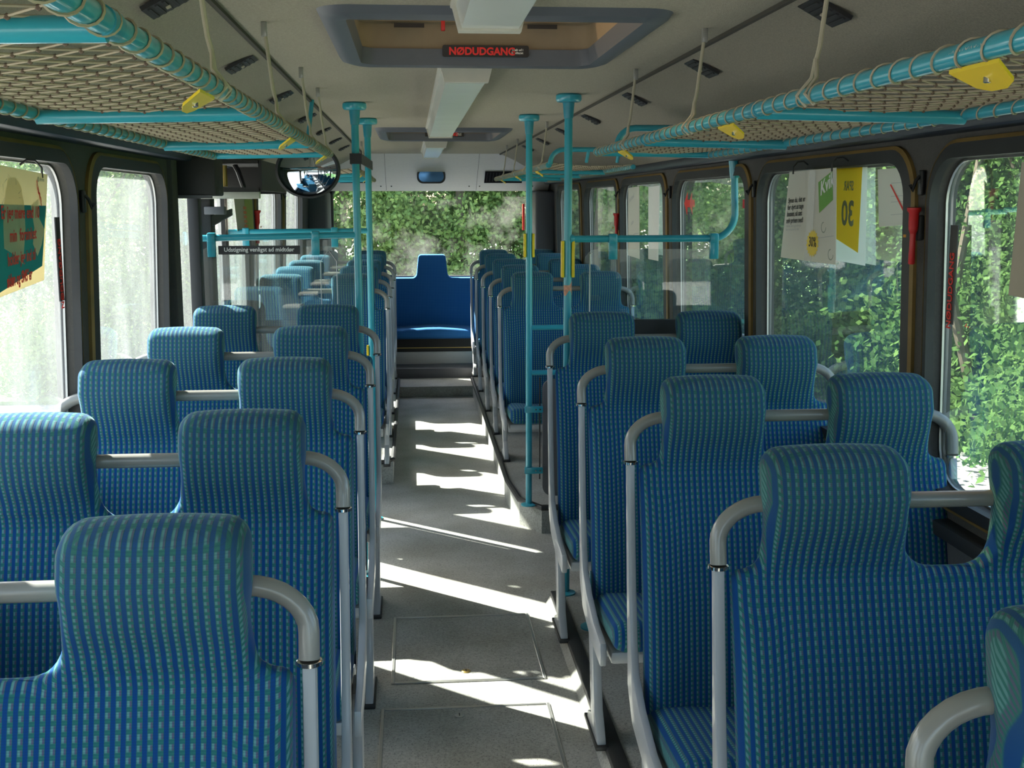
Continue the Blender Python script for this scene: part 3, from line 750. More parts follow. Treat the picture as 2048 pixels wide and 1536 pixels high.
# ------------------------------------------------------------------ luggage racks
def helix(bm, x, z, y0, y1, pitch, R, r=.0021, n=10):
    turns = int((y1-y0)/pitch); pts = []
    for i in range(turns*n+1):
        a = 2*PI*i/n; pts.append((x+R*math.cos(a), y0+(y1-y0)*i/(turns*n), z+R*math.sin(a)))
    tube(bm, pts, r, 4)
def make_rack(s, y0, y1, cross, straps, stops, label, group, text_ys=(), hoop=True, pitch=.068):
    XI, XO, ZI, ZO = .515, .957, 1.907, 1.898
    t = thing('luggage_rack', label, 'luggage rack', (s*.74, (y0+y1)/2, 1.9), group)
    def rail(x, z, rad):
        b = BM(); tube(b, [(s*x, y0, z), (s*x, y1, z)], rad, 16); return b
    obj('inner_rail', rail(XI, ZI, .0145), 'teal', t); obj('outer_rail', rail(XO, ZO, .0125), 'teal', t)
    for y in cross:
        b = BM(); tube(b, [(s*XI, y, ZI-.006), (s*XO, y, ZO-.006)], .0145, 14); obj('crossbar', b, 'teal', t)
        b = BM(); tube(b, [(s*XI, y-.022, ZI), (s*XI, y+.022, ZI)], .0165, 16); obj('sleeve', b, 'tealdark', t)
    # net
    b = BM(); nx = 10; W = XO-XI-.02; dx = W/nx; py = .068
    ny = int((y1-y0)/py)
    def zz(f): return ZI+(ZO-ZI)*f+.012-.012*math.sin(PI*f)
    for k in range(-2*nx, 2*ny+2*nx+1, 2):
        for sg in (1, -1):
            pts = []
            for i in range(nx+1):
                y = y0+(k*.5+sg*i*.5)*py*1.0+(0 if sg > 0 else 0)
                if y < y0 or y > y1: continue
                f = i/nx; pts.append((s*(XI+.01+W*f), y, zz(f)))
            if len(pts) > 1: tube(b, pts, .0017, 4, caps=False)
    tag(obj('net', b, 'cord', t, smooth=False), kind='stuff')
    b = BM()
    for i in range(1, nx):
        for j in range(ny*2):
            if (i+j) % 2: continue
            y = y0+j*py*.5
            if y > y1 or y < y0+.02: continue
            f = i/nx
            bmesh.ops.create_icosphere(b, subdivisions=1, radius=.0040, matrix=Matrix.Translation((s*(XI+.01+W*f), y, zz(f)-.001)))
    tag(obj('knots', b, 'knot', t, smooth=False), kind='stuff')
    b = BM(); helix(b, s*XI, ZI, y0+.01, y1, pitch, .0163, .0019, 14); helix(b, s*XO, ZO, y0+.01, y1, pitch, .0142, .0018, 14)
    tag(obj('lacing', b, 'cord', t), kind='stuff')
    for y in straps:
        b = BM()
        tube(b, [(s*.545, y, CZ-.01), (s*.528, y, 1.99), (s*.522, y, 1.965)], .0045, 8, flat=None)
        for dy in (-.022, .022): tube(b, [(s*.522, y, 1.97), (s*(XI+.005), y+dy*.6, ZI+.03), (s*(XI-.018), y+dy, ZI), (s*XI, y+dy, ZI-.018)], .004, 6)
        obj('strap', b, 'strap', t)
        b = BM(); box(b, (s*.538, y-.006, CZ-.035), (s*.552, y+.008, CZ), .002); obj('strap_bracket', b, 'tube', t)
    for y in stops:
        b = BM(); L_ = .066
        pts = [(s*(XI+.0), y-L_, ZI-.016), (s*(XI+.0), y+L_, ZI-.016), (s*(XI+.030), y+L_*.72, ZI-.036), (s*(XI+.037), y+L_*.3, ZI-.042), (s*(XI+.037), y-L_*.3, ZI-.042), (s*(XI+.030), y-L_*.72, ZI-.036)]
        prism(b, pts, (0, 0, -.005)); o = obj('stop_button', b, 'yellow', t)
        b = BM(); lathe(b, (s*(XI+.020), y, ZI-.036), [(.005, .006), (.005, -.002), (.003, -.003)], 10); obj('screw', b, 'chrome', o)
    for y in text_ys:
        b = text_bm('TRYK FOR STOP', .0155, .92, 'CENTER', .0003)
        # printed on the aisle side of the rail
        R = .0153
        for v in b.verts:
            a = v.co.y/R+.25
            v.co = Vector((s*XI - s*R*math.cos(a)-s*.0002, y+(-s)*v.co.x*-1*(1 if s > 0 else 1)*(-1), ZI+R*math.sin(a)-.003))
        bmesh.ops.recalc_face_normals(b, faces=b.faces)
        obj('lettering', b, 'white', t, smooth=False)
    if hoop:
        # end hoop standing on the far end
        for ye in (y1,):
            b = BM(); tube(b, [(s*XI, ye, ZI), (s*(XI+.02), ye, ZI-.002), (s*XO, ye, ZO)], .0125, 12); obj('end_bar', b, 'teal', t)
    return t
make_rack(-1, .25, 4.64, [1.29, 2.48, 3.72], [2.0, 2.92, 3.87, 4.55], [1.90, 3.235, 4.46],
    'long blue tube luggage rack with cord net above the front left seats', 'luggage racks under the ceiling', (1.98,))
make_rack(1, .25, 4.45, [1.27, 2.37, 3.53], [2.05, 2.94, 3.84], [1.447, 2.612, 3.92],
    'long blue tube luggage rack with cord net above the front right seats', 'luggage racks under the ceiling', (1.437, 2.635))
make_rack(1, 6.0, 9.75, [6.9, 7.9, 8.9], [6.35, 7.25, 8.1, 9.0], [6.6, 7.9, 9.2],
    'far luggage rack above the rear right seats behind the poles', 'luggage racks under the ceiling', pitch=.05)
make_rack(-1, 7.0, 10.3, [7.9, 8.8, 9.7], [7.4, 8.5, 9.6], [7.7, 8.8, 9.8],
    'far luggage rack above the rear left seats behind the poles', 'luggage racks under the ceiling', pitch=.05)
# hoop rails at rack ends, right side
def hoop_rail(y, z0, z1, x0, x1, lab):
    t = thing('hoop_rail', lab, 'rail', ((x0+x1)/2, y, z1))
    pts = [(x0, y, z0)]+[(x0+.07-.07*math.cos(a), y, z1-.07+.07*math.sin(a)) for a in [PI/2*i/6 for i in range(7)]]+[(x1-.05, y, z1), (x1, y, z1-.01)]
    b = BM(); tube(b, pts, .0125, 12); obj('bent_tube', b, 'teal', t)
    for x in (x0+.20, x0+.36):
        b = BM(); tube(b, [(x, y, z1), (x-.01, y+.02, z0+.01)], .009, 10); obj('stay', b, 'teal', t)
hoop_rail(4.48, 1.91, 2.00, .60, 1.08, 'blue bent tube above the far end of the front right rack')
hoop_rail(5.98, 1.91, 1.985, .52, 1.08, 'blue bent tube over the near end of the rear right rack')

# ------------------------------------------------------------------ poles
def pole(x, y, zb, lab, grips=(), zbot_flange=True, extra=None):
    t = thing('grab_pole', lab, 'pole', (x, y, zb), 'blue grab poles beside the aisle')
    b = BM(); tube(b, [(x, y, zb), (x, y, CZ-.03)], .0165, 20); obj('pole_tube', b, 'teal', t)
    b = BM(); lathe(b, (x, y, CZ), [(.045, .0), (.052, -.006), (.053, -.022), (.047, -.031), (.02, -.034)], 28); obj('ceiling_flange', b, 'teal', t)
    b = BM(); lathe(b, (x, y, CZ-.034), [(.024, 0), (.0195, -.058), (.0185, -.062), (.0166, -.063)], 20); obj('sleeve', b, 'tealdark', t)
    b = BM(); lathe(b, (x, y, zb), [(.042, 0), (.042, .006), (.022, .012)], 24); obj('floor_flange', b, 'teal', t)
    for z0, z1 in grips:
        for s in (-1, 1):
            b = BM(); box(b, (x+s*.0155, y-.016, z0), (x+s*.0275, y+.016, z1), .003); obj('stop_button', b, 'yellow', t)
    return t
pole(-.437, 5.20, 0, 'blue pole left of the aisle carrying the near glass partition rail')
pole(-.418, 6.17, 0, 'blue pole left of the aisle, thinner looking one behind the first', [(.905, .96)])
p2 = pole(.398, 5.86, PZ, 'blue pole right of the aisle with rungs and a grey panel clamped low', [(1.44, 1.56)])
p1 = pole(.445, 4.74, .045, 'blue pole right of the aisle with a peeled orange sticker', [(1.41, 1.56)])
b = BM()
pts = []
for k in range(9):
    a = -PI*.93+k*PI*.86/8; pts.append(a)
zl = [1.345-.012*math.sin(k*.9) for k in range(9)]; zu = [1.378+.02*max(0, (k-5)/3) for k in range(9)]
for k in range(8):
    quad(b, *[(.445+.0169*math.cos(a), 4.74+.0169*math.sin(a), z) for a, z in ((pts[k], zl[k]), (pts[k+1], zl[k+1]), (pts[k+1], zu[k+1]), (pts[k], zu[k]))])
obj('torn_sticker', b, pm('sticker', (.62, .30, .20), .8, noise=.5, nscale=120), p1)
# barrier clamped to the podium pole
t = thing('barrier', 'grey barrier panel with blue rungs at the podium edge right of the aisle', 'barrier', (.75, 5.86, PZ))
for z in (1.08, .845):
    b = BM(); tube(b, [(.41, 5.86, z), (1.15, 5.88, z)], .0135, 14); obj('rung', b, 'teal', t)
for z in (.655, .33):
    b = BM(); box(b, (.374, 5.838, z-.017), (.470, 5.848, z+.017), .003); tube(b, [(.398-.02, 5.86, z), (.398+.02, 5.86, z)], .004, 6); o = obj('clamp', b, 'teal', t)
    for x in (.432, .455):
        b = BM(); lathe(b, (x, 5.837, z), [(.004, -.002), (.004, .002)], 8, 'y'); obj('screw', b, 'chrome', o)
    b = BM(); tube(b, [(.398, 5.86, z-.017), (.398, 5.86, z+.017)], .021, 16); obj('clamp', b, 'teal', t)
b = BM(); prism(b, [(.80+p[0], 5.852, .50+p[1]) for p in rrect(.66, .62, .05, 6)], (0, .022, 0)); obj('grey_panel', b, 'gauzy', t)
b = BM(); box(b, (.452, 5.855, .28), (.458, 5.87, .82)); obj('panel_edge', b, 'black', t, smooth=False)
# short blue post under the fifth right seat
t = thing('support_post', 'short blue post with round foot under the fifth right seat', 'post', (.50, 4.33, .045))
b = BM(); tube(b, [(.50, 4.33, .045), (.50, 4.33, .30)], .0165, 16); obj('post_tube', b, 'tealdark', t)
b = BM(); lathe(b, (.50, 4.33, .045), [(.05, 0), (.05, .006), (.02, .014)], 20); obj('post_foot', b, 'tealdark', t)

# ------------------------------------------------------------------ partitions
def clamp(t, x, y, z, w=.036, zl=.085):
    b = BM(); box(b, (x-w/2, y-.02, z-.02), (x+w/2, y+.02, z+.021), .006); box(b, (x-w/2, y-.018, z-zl), (x+w/2, y+.002, z), .003); obj('clamp', b, 'teal', t)
def glass_panel(t, x0, x1, y, z0, z1, r=.05):
    b = BM(); prism(b, [((x0+x1)/2+p[0], y, (z0+z1)/2+p[1]) for p in rrect(x1-x0, z1-z0, r, 6)], (0, .005, 0)); obj('glass_panel', b, 'g_part', t, smooth=False)
# left, near
t = thing('left_partition', 'glass partition on a blue rail with a black sign about the middle door, behind the fifth left seat', 'partition', (-.8, 5.2, 1.2))
b = BM(); tube(b, [(-1.16, 5.20, 1.562), (-.437, 5.20, 1.575)], .0145, 16); obj('rail', b, 'teal', t)
b = BM(); lathe(b, (-1.16, 5.20, 1.562), [(.03, -.004), (.03, .006), (.016, .012)], 16, 'x'); obj('wall_socket', b, 'teal', t)
clamp(t, -1.075, 5.20, 1.566); clamp(t, -.622, 5.20, 1.572)
glass_panel(t, -1.13, -.47, 5.19, .93, 1.525)
b = BM(); box(b, (-1.045, 5.183, 1.492), (-.69, 5.187, 1.53)); sg = obj('sign', b, 'black', t, smooth=False)
b = text_bm('Udstigning venligst ad midtdør', .0262, .95, 'CENTER', .0003); place(b, (-.868, 5.1825, 1.5045), (1, 0, 0), (0, 0, 1)); obj('lettering', b, 'white', sg, smooth=False)
b = BM(); box(b, (-1.15, 5.19, .25), (-.47, 5.215, .93), .004); obj('lower_panel', b, 'boxdark', t)
b = BM(); tube(b, [(-.60, 5.17, .9), (-.60, 5.17, 1.46), (-.565, 5.17, 1.51), (-.53, 5.17, 1.46), (-.53, 5.17, .9)], .0016, 6); obj('edge_wire', b, 'silver', t)
# left, far
t = thing('far_left_partition', 'second blue rail with glass beyond the near left partition', 'partition', (-.8, 6.17, 1.2))
b = BM(); tube(b, [(-1.15, 6.17, 1.565), (-.418, 6.17, 1.57)], .0145, 16); obj('rail', b, 'teal', t)
clamp(t, -1.06, 6.17, 1.566); clamp(t, -.60, 6.17, 1.568)
glass_panel(t, -1.12, -.46, 6.16, .93, 1.525)
b = BM(); box(b, (-1.14, 6.16, .25), (-.46, 6.185, .93), .004); obj('lower_panel', b, 'boxdark', t)
t = thing('strap_band', 'black band strapped around the two blue poles left of the aisle near the ceiling', 'band', (-.43, 5.7, 1.905))
b = BM(); prism(b, [(-.462, 5.18, 1.885), (-.462, 6.19, 1.885), (-.455, 6.19, 1.885), (-.455, 5.18, 1.885)], (0, 0, .045)); obj('band', b, 'black', t)
b = BM(); prism(b, [(-.462, 5.178, 1.885), (-.41, 5.178, 1.885), (-.395, 6.195, 1.885), (-.40, 6.195, 1.885), (-.415, 5.183, 1.885), (-.462, 5.183, 1.885)], (0, 0, .045)); obj('band', b, 'black', t)
# right
t = thing('right_partition', 'glass screen hanging from a blue rail that bends up to the right rack', 'partition', (.8, 4.74, 1.2))
pts = [(.445, 4.74, 1.568), (1.05, 4.74, 1.568)]+[(1.05+.095*math.sin(a), 4.74, 1.663-.095*math.cos(a)) for a in [PI/2*i/8 for i in range(1, 9)]]+[(1.138, 4.74, 1.86)]
b = BM(); tube(b, pts, .0145, 16); obj('rail', b, 'teal', t)
b = BM(); tube(b, [(1.14, 4.74, 1.815), (1.13, 4.74, 1.91)], .0195, 16); o = obj('rail_socket', b, 'teal', t)
b = BM(); lathe(b, (1.137, 4.718, 1.85), [(.007, -.004), (.007, .004)], 10, 'y'); obj('screw', b, 'chrome', o)
b = BM(); lathe(b, (.46, 4.74, 1.568), [(.019, -.006), (.019, .006), (.0145, .012)], 14, 'x'); obj('rail_joint', b, 'teal', t)
clamp(t, .632, 4.74, 1.568); clamp(t, 1.058, 4.74, 1.568)
glass_panel(t, .515, 1.135, 4.73, 1.02, 1.525)
b = BM(); box(b, (.50, 4.725, .20), (.92, 4.75, 1.232), .004); obj('lower_panel', b, 'boxdark', t)
b = BM(); box(b, (.92, 4.725, .20), (1.15, 4.75, 1.232), .004); obj('lower_panel', b, pm('panelgrey', (.09, .08, .07), .6), t)
b = BM(); tube(b, [(.535, 4.72, 1.1), (.535, 4.72, 1.505), (.548, 4.72, 1.515)], .0022, 6); obj('edge_wire', b, 'silver', t)

# ------------------------------------------------------------------ convex mirror and door gear
t = thing('convex_mirror', 'round black rimmed convex mirror hanging below the end of the left rack', 'mirror', (-.64, 5.05, 1.86))
def disc(bm, c, a_, b_, prof, n=40, tilt=0):
    rings = []
    for (k, h) in prof:
        rings.append([bm.verts.new((c[0]+a_*k*math.cos(2*PI*i/n), c[1]+h, c[2]+b_*k*math.sin(2*PI*i/n))) for i in range(n)])
    for A, B_ in zip(rings, rings[1:]):
        for i in range(n): bm.faces.new((A[i], A[(i+1) % n], B_[(i+1) % n], B_[i]))
    bm.faces.new(rings[0][::-1]); bm.faces.new(rings[-1]); bmesh.ops.recalc_face_normals(bm, faces=bm.faces)
MC = (-.630, 5.02, 1.853)
b = BM(); disc(b, MC, .137, .118, [(.2, .035), (.9, .03), (1.0, .0), (1.0, -.012), (.93, -.016), (.93, .0), (.2, .0)]); obj('mirror_rim', b, 'rubber', t)
b = BM(); disc(b, MC, .137, .118, [(.94, -.004), (.8, -.016), (.6, -.026), (.4, -.033), (.2, -.037), (.05, -.038)]); obj('mirror_glass', b, 'mirrorglass', t)
b = BM(); tube(b, [(MC[0], MC[1]+.02, MC[2]+.05), (MC[0], MC[1]+.06, MC[2]+.15), (MC[0]+.02, MC[1]+.06, CZ)], .009, 8); obj('mirror_arm', b, 'tealdark', t)
t = thing('door_gear_box', 'black box high on the left wall at the end of the rack', 'box', (-1.08, 4.98, 1.85))
b = BM(); box(b, (-1.145, 4.82, 1.745), (-.985, 5.02, 1.905), .008); obj('box_shell', b, 'boxdark', t)
b = BM(); box(b, (-1.15, 4.815, 1.735), (-1.0, 4.823, 1.748)); obj('box_lip', b, 'gauzy', t, smooth=False)
t = thing('open_door_housing', 'open door mechanism housing with pipes, right of the black box', 'box', (-1.0, 5.6, 1.85))
b = BM()
box(b, (-1.07, 5.30, 1.89), (-.87, 6.7, 1.905)); box(b, (-1.15, 5.30, 1.765), (-.87, 5.32, 1.785)); box(b, (-1.12, 6.68, 1.765), (-.90, 6.7, 1.905)); box(b, (-.875, 5.30, 1.77), (-.86, 6.3, 1.905)); box(b, (-1.12, 5.9, 1.77), (-.87, 5.92, 1.905))
obj('housing_shell', b, 'boxdark', t, smooth=False)
b = BM(); box(b, (-1.15, 5.32, 1.735), (-.875, 5.36, 1.77), .004); obj('housing_lip', b, 'lampbody', t)
b = BM(); tube(b, [(-1.0, 5.45, 1.89), (-.985, 5.45, 1.86), (-.97, 5.5, 1.79), (-.97, 5.5, 1.77)], .012, 8); obj('pipe', b, 'black', t)
b = BM(); tube(b, [(-1.04, 5.4, 1.885), (-1.04, 5.4, 1.79)], .014, 10); obj('cylinder', b, 'brass', t)
b = BM(); box(b, (-1.10, 5.38, 1.775), (-1.06, 5.42, 1.87), .004); obj('valve_block', b, 'lampbody', t)
t = thing('swing_bracket', 'dark angled arm bracket beside the middle door', 'bracket', (-1.08, 5.3, 1.62))
b = BM(); prism(b, [(-1.12, 5.36, 1.60), (-1.02, 5.42, 1.66), (-1.02, 5.42, 1.69), (-1.12, 5.36, 1.65)], (0, .05, 0)); obj('arm', b, 'black', t)
b = BM(); box(b, (-1.12, 5.30, 1.665), (-1.03, 5.36, 1.70), .004); obj('arm_mount', b, 'gauzy', t)

# ------------------------------------------------------------------ roof hatches
def roof_hatch(h, lab):
    x0, x1, y0, y1 = h
    t = thing('roof_hatch', lab, 'roof hatch', ((x0+x1)/2, (y0+y1)/2, CZ), 'emergency exit hatches in the ceiling')
    # rim: bulging frame following the hatch
    def loop(grow, z, r): return [((x0+x1)/2+p[0], (y0+y1)/2+p[1], z-.012*math.cos(p[0]/(x1-x0)*PI)) for p in rrect(x1-x0+2*grow, y1-y0+2*grow, r, 6)]
    L_ = [loop(.055, CZ+.012, .08), loop(.035, CZ-.016, .07), loop(.005, CZ-.024, .05), loop(-.02, CZ-.018, .04), loop(-.025, CZ+.03, .04)]
    b = BM(); R_ = [[b.verts.new(p) for p in l] for l in L_]
    for A, B_ in zip(R_, R_[1:]):
        for i in range(len(A)): b.faces.new((A[i], A[(i+1) % len(A)], B_[(i+1) % len(A)], B_[i]))
    bmesh.ops.recalc_face_normals(b, faces=b.faces); obj('rim', b, 'hatchrim', t)
    b = BM(); W_ = [[b.verts.new(p) for p in [((x0+x1)/2+q[0], (y0+y1)/2+q[1], z) for q in rrect(x1-x0-.03+g, y1-y0-.03+g, .06, 6)]] for z, g in ((CZ-.01, 0), (CZ+.10, 0), (CZ+.105, -.03), (CZ+.21, -.03))]
    for A, B_ in zip(W_, W_[1:]):
        for i in range(len(A)): b.faces.new((A[i], A[(i+1) % len(A)], B_[(i+1) % len(A)], B_[i]))
    bmesh.ops.recalc_face_normals(b, faces=b.faces); obj('well', b, 'well', t)
    b = BM(); n = 12
    G = [[b.verts.new((x0+(x1-x0)*i/n, y0+(y1-y0)*j/n, CZ+.205+.07*(1-(2*i/n-1)**4)*(1-(2*j/n-1)**4))) for i in range(n+1)] for j in range(n+1)]
    for j in range(n):
        for i in range(n): b.faces.new((G[j][i], G[j][i+1], G[j+1][i+1], G[j+1][i]))
    obj('smoked_dome', b, 'dome', t)
    # sign on the far wall of the well
    ys = y1-.034
    cx = .035
    b = BM(); prism(b, [(cx+p[0], ys, CZ+.020+p[1]) for p in rrect(.262, .034, .006, 3)], (0, .006, 0)); sg = obj('exit_sign', b, 'black', t)
    b = text_bm('NØDUDGANG', .0305, .98, 'LEFT', .0011); place(b, (cx-.112, ys-.0015, CZ+.009), (1, 0, 0), (0, 0, 1)); obj('lettering', b, pm('redink', (.80, .03, .03), .6), sg, smooth=False)
    b = text_bm('Træk ud i\nhåndtaget', .0092, .98, 'LEFT', .0002); place(b, (cx+.078, ys-.0015, CZ+.021), (1, 0, 0), (0, 0, 1)); obj('small_lettering', b, 'white', sg, smooth=False)
    for x in (-.10, -.02):
        b = BM(); box(b, (x, y1-.06, CZ+.075), (x+.012, y1-.045, CZ+.11), .002); obj('pull_handle', b, 'red' if x < -.05 else 'black', t)
    for x in (-.24, .16):
        b = BM(); box(b, (x, y1-.05, CZ+.085), (x+.09, y1-.042, CZ+.097)); obj('hinge_plate', b, 'black', t, smooth=False)
roof_hatch(HATCH[0], 'smoked roof hatch with red lettered exit sign, nearest the camera')
roof_hatch(HATCH[1], 'smoked roof hatch with red lettered exit sign, the farther smaller-looking one')

# ------------------------------------------------------------------ ceiling lights
def ceiling_light(y0, y1, lab):
    cx = -.02
    t = thing('ceiling_light', lab, 'light', (cx, (y0+y1)/2, CZ), 'tube lights along the ceiling centre')
    sec = lambda w0, w1, z0, z1: [(cx-w0, z0), (cx-w1, z1), (cx+w1, z1), (cx+w0, z0)]
    b = BM(); P = sec(.078, .062, CZ+.001, CZ-.058); prism(b, [(p[0], y0+.035, p[1]) for p in P], (0, y1-y0-.07, 0)); obj('diffuser', b, 'diffuser', t, smooth=False)
    for a, c in ((y0, y0+.036), (y1-.036, y1)):
        b = BM(); P = sec(.085, .068, CZ+.001, CZ-.064); prism(b, [(p[0], a, p[1]) for p in P], (0, c-a, 0)); obj('end_cap', b, 'lampbody', t, smooth=False)
    b = BM(); box(b, (cx-.086, y0, CZ-.012), (cx+.086, y1, CZ+.001), .003); obj('housing', b, 'lampbody', t)
ceiling_light(.9, 2.62, 'white ceiling tube light at the top of the picture in front of the near hatch')
ceiling_light(3.66, 6.85, 'long ceiling tube light between the two roof hatches')
ceiling_light(8.05, 10.1, 'far ceiling tube light behind the second roof hatch')

# ------------------------------------------------------------------ ceiling vents
def ceiling_vent(s, x, y, z, lab, grp):
    """sits on the sloping side panel"""
    t = thing('ceiling_vent', lab, 'vent', (s*x, y, z), grp)
    sl = Vector((s*.88, 0, -.475)).normalized(); ay = Vector((0, 1, 0)); nn = Vector((-s*.475, 0, -.88)).normalized()
    def bx(u0, u1, v0, v1, h0, h1):
        b = BM(); vs = []
        c = Vector((s*x, y, z))
        P = [c+sl*u+ay*v+nn*h for h in (h0, h1) for (u, v) in ((u0, v0), (u1, v0), (u1, v1), (u0, v1))]
        V = [b.verts.new(p) for p in P]
        for f in ((0, 1, 2, 3), (4, 5, 6, 7), (0, 1, 5, 4), (1, 2, 6, 5), (2, 3, 7, 6), (3, 0, 4, 7)): b.faces.new([V[i] for i in f])
        bmesh.ops.recalc_face_normals(b, faces=b.faces); return b
    obj('vent_frame', bx(-.045, .045, -.055, .055, -.004, .005), 'black', t, smooth=False)
    for k in range(5):
        u = -.032+k*.016; obj('slat', bx(u-.003, u+.003, -.045, .045, .005, .008), 'rubber', t, smooth=False)
    b = bx(-.005, .005, -.005, .005, .008, .012); obj('thumb_wheel', b, 'beige', t, smooth=False)
def panel_z(x): tt = (x-XS)/(XE-XS); return CS+(ZE-CS)*tt**1.25
VY = [2.47, 3.52, 4.58, 5.70, 6.75, 7.8, 8.8]
VN = ['nearest', 'second', 'third', 'fourth', 'fifth', 'sixth', 'seventh']
for i, y in enumerate(VY):
    for s in (-1, 1):
        ceiling_vent(s, .685, y, panel_z(.685)-.006, '%s square black ceiling air vent from the camera, %s of the lights' % (VN[i], 'left' if s < 0 else 'right'), 'small square air vents in the ceiling')
ceiling_vent(-1, 1.0, 4.1, panel_z(1.0)-.006, 'black air vent in the ceiling edge beneath the left rack', 'air vents at the ceiling edge')
ceiling_vent(1, 1.0, 4.9, panel_z(1.0)-.006, 'black air vent in the ceiling edge beyond the end of the front right rack', 'air vents at the ceiling edge')

# ------------------------------------------------------------------ posters, signs, hammer
def poster(name, label, P, mat='paper', thick=.0015):
    """P: four corners (tl, tr, br, bl) as seen from the aisle; returns thing and mapper(u, v)"""
    P = [Vector(p) for p in P]
    c = (P[0]+P[2])/2
    t = thing(name, label, 'poster', c)
    n = (P[1]-P[0]).cross(P[3]-P[0]).normalized()       # points away from the reader
    b = BM(); prism(b, P, n*thick); obj('sheet', b, mat, t, smooth=False)
    def mp(u, v, o=.0008):
        return P[0]*(1-u)*(1-v)+P[1]*u*(1-v)+P[2]*u*v+P[3]*(1-u)*v-n*o
    def shape(nm, uv, mat_, o=.0008):
        b_ = BM(); b_.faces.new([b_.verts.new(mp(u, v, o)) for u, v in uv]); return obj(nm, b_, mat_, t, smooth=False)
    def words(nm, body, u, v, size, mat_, bold=0, o=.0012, mirror=False, sx=1.0, slope=0, align='LEFT'):
        Wd = (P[1]-P[0]).length; Hd = (P[3]-P[0]).length
        b_ = text_bm(body, size, sx, align, bold, 0)
        for w_ in b_.verts:
            x, y = w_.co.x, w_.co.y
            if mirror: x = -x
            y2 = y+x*slope
            w_.co = mp(u+x/Wd, v-y2/Hd, o)
        return obj(nm, b_, mat_, t, smooth=False)
    return t, mp, shape, words
def clip_ring(t, p, s):
    b = BM(); tube(b, [p+Vector((0, 0, -.012)), p+Vector((0, 0, .012)), p+Vector((s*.012, -.006, .028)), p+Vector((s*.03, -.012, .03)), p+Vector((s*.045, -.015, .018))], .0028, 6); obj('hook', b, 'black', t)
# right: white kitchen advert
t, mp, shape, words = poster('hanging_poster', 'white hanging poster with a green square and a yellow 30% star', [(1.082, 3.865, 1.818), (1.082, 3.43, 1.82), (1.078, 3.39, 1.53), (1.078, 3.915, 1.528)])
shape('fold_band', [(.46, .0), (.60, 0), (.60, 1), (.46, 1)], pm('fold', (.64, .63, .58), .7))
shape('green_square', [(.66, .14), (.93, .03), (.95, .33), (.70, .47)], 'green')
words('logo_lettering', 'Kvik', .71, .285, .062, 'white', .0016, slope=.30)
words('headline', 'Synes du, det er\nfor dyrt at tage\nbussen, så sæt\nselv prisen ned!', .05, .36, .024, 'ink', .0006, slope=.04)
words('small_print', 'Spar op til 30% på det hele\nkøkken, bad og garderobe\nlæs mere på vores side', .06, .60, .0125, 'greyprint', .0, slope=.04)
st = [(.60+(.115 if k % 2 else .095)*math.cos(2*PI*k/36), .80+(.155 if k % 2 else .125)*math.sin(2*PI*k/36)) for k in range(36)]
shape('yellow_star', st, 'yellow', .0012)
words('star_lettering', '30%', .535, .835, .045, 'ink', .0006, .002, sx=.8)
for (u, v) in ((.79, .62), (.92, .90)):
    shape('line_ornament', [(u+.045*math.cos(a)*k, v+.06*math.sin(a)*k) for k, a in [(1, 2*PI*i/16) for i in range(13)]+[(.8, 2*PI*i/16) for i in range(12, -1, -1)]], 'sketch', .001)
shape('thin_line', [(.62, .745), (.97, .70), (.97, .705), (.62, .75)], 'greyprint', .001)
for y in (3.82, 3.46): clip_ring(t, Vector((1.08, y, 1.822)), 1)
# reflection of the hanging poster's yellow back, painted on a sheet at the glass
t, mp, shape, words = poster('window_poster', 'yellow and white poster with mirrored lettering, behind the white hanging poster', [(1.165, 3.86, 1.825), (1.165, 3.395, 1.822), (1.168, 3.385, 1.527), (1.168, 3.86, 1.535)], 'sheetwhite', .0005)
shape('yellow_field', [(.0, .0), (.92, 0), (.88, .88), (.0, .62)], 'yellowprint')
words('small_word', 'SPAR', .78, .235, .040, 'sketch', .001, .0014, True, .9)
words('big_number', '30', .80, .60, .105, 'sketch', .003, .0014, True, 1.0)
# pale reflection right of it, also painted as a printed sheet
t, mp, shape, words = poster('window_notice', 'pale notice sheet with a slanted red line on the window, left of the red hammer', [(1.172, 3.335, 1.812), (1.172, 3.12, 1.812), (1.176, 3.12, 1.655), (1.176, 3.315, 1.645)], 'paper')
for k, v in enumerate((.25, .48, .58, .8)): shape('print_line', [(.45, v), (.95, v), (.95, v+.008), (.45, v+.008)], 'greyprint')
shape('red_line', [(.42, .28), (.46, .27), (.95, .78), (.90, .80)], 'redprint', .001)
# right edge poster
t, mp, shape, words = poster('hanging_poster', 'plain back of a pale poster at the right edge of the picture', [(1.07, 2.335, 1.80), (1.07, 1.9, 1.80), (1.068, 1.9, 1.51), (1.068, 2.35, 1.522)], 'beige')
# left poster
t, mp, shape, words = poster('hanging_poster', 'cream and teal hanging poster with red Danish lettering at the left edge', [(-1.07, 2.42, 1.805), (-1.075, 2.922, 1.787), (-1.072, 2.835, 1.537), (-1.07, 2.42, 1.515)], 'cream')
shape('teal_field', [(0, .30), (.985, .30), (.95, .86), (.25, .965), (.0, .965)], 'posterteal', .0009)
shape('figure', [(.36, .28), (.42, .10), (.52, .07), (.60, .15), (.64, .28), (.66, .50), (.62, .80), (.48, .70), (.34, .64), (.34, .45)], 'creamfig', .0012)
shape('figure', [(.74, .30), (.86, .24), (.88, .42), (.97, .52), (.93, .66), (.86, .76), (.78, .64), (.80, .5)], 'cream', .0012)
for k in range(12):
    a = k*.55; u, v = .44+.12*math.cos(a), .24+.15*math.sin(a)
    shape('sketch_line', [(u, v), (u+.05*math.cos(a*2), v+.07*math.sin(a*2)), (u+.055*math.cos(a*2), v+.073*math.sin(a*2)), (u+.005, v+.003)], 'sketch', .0015)
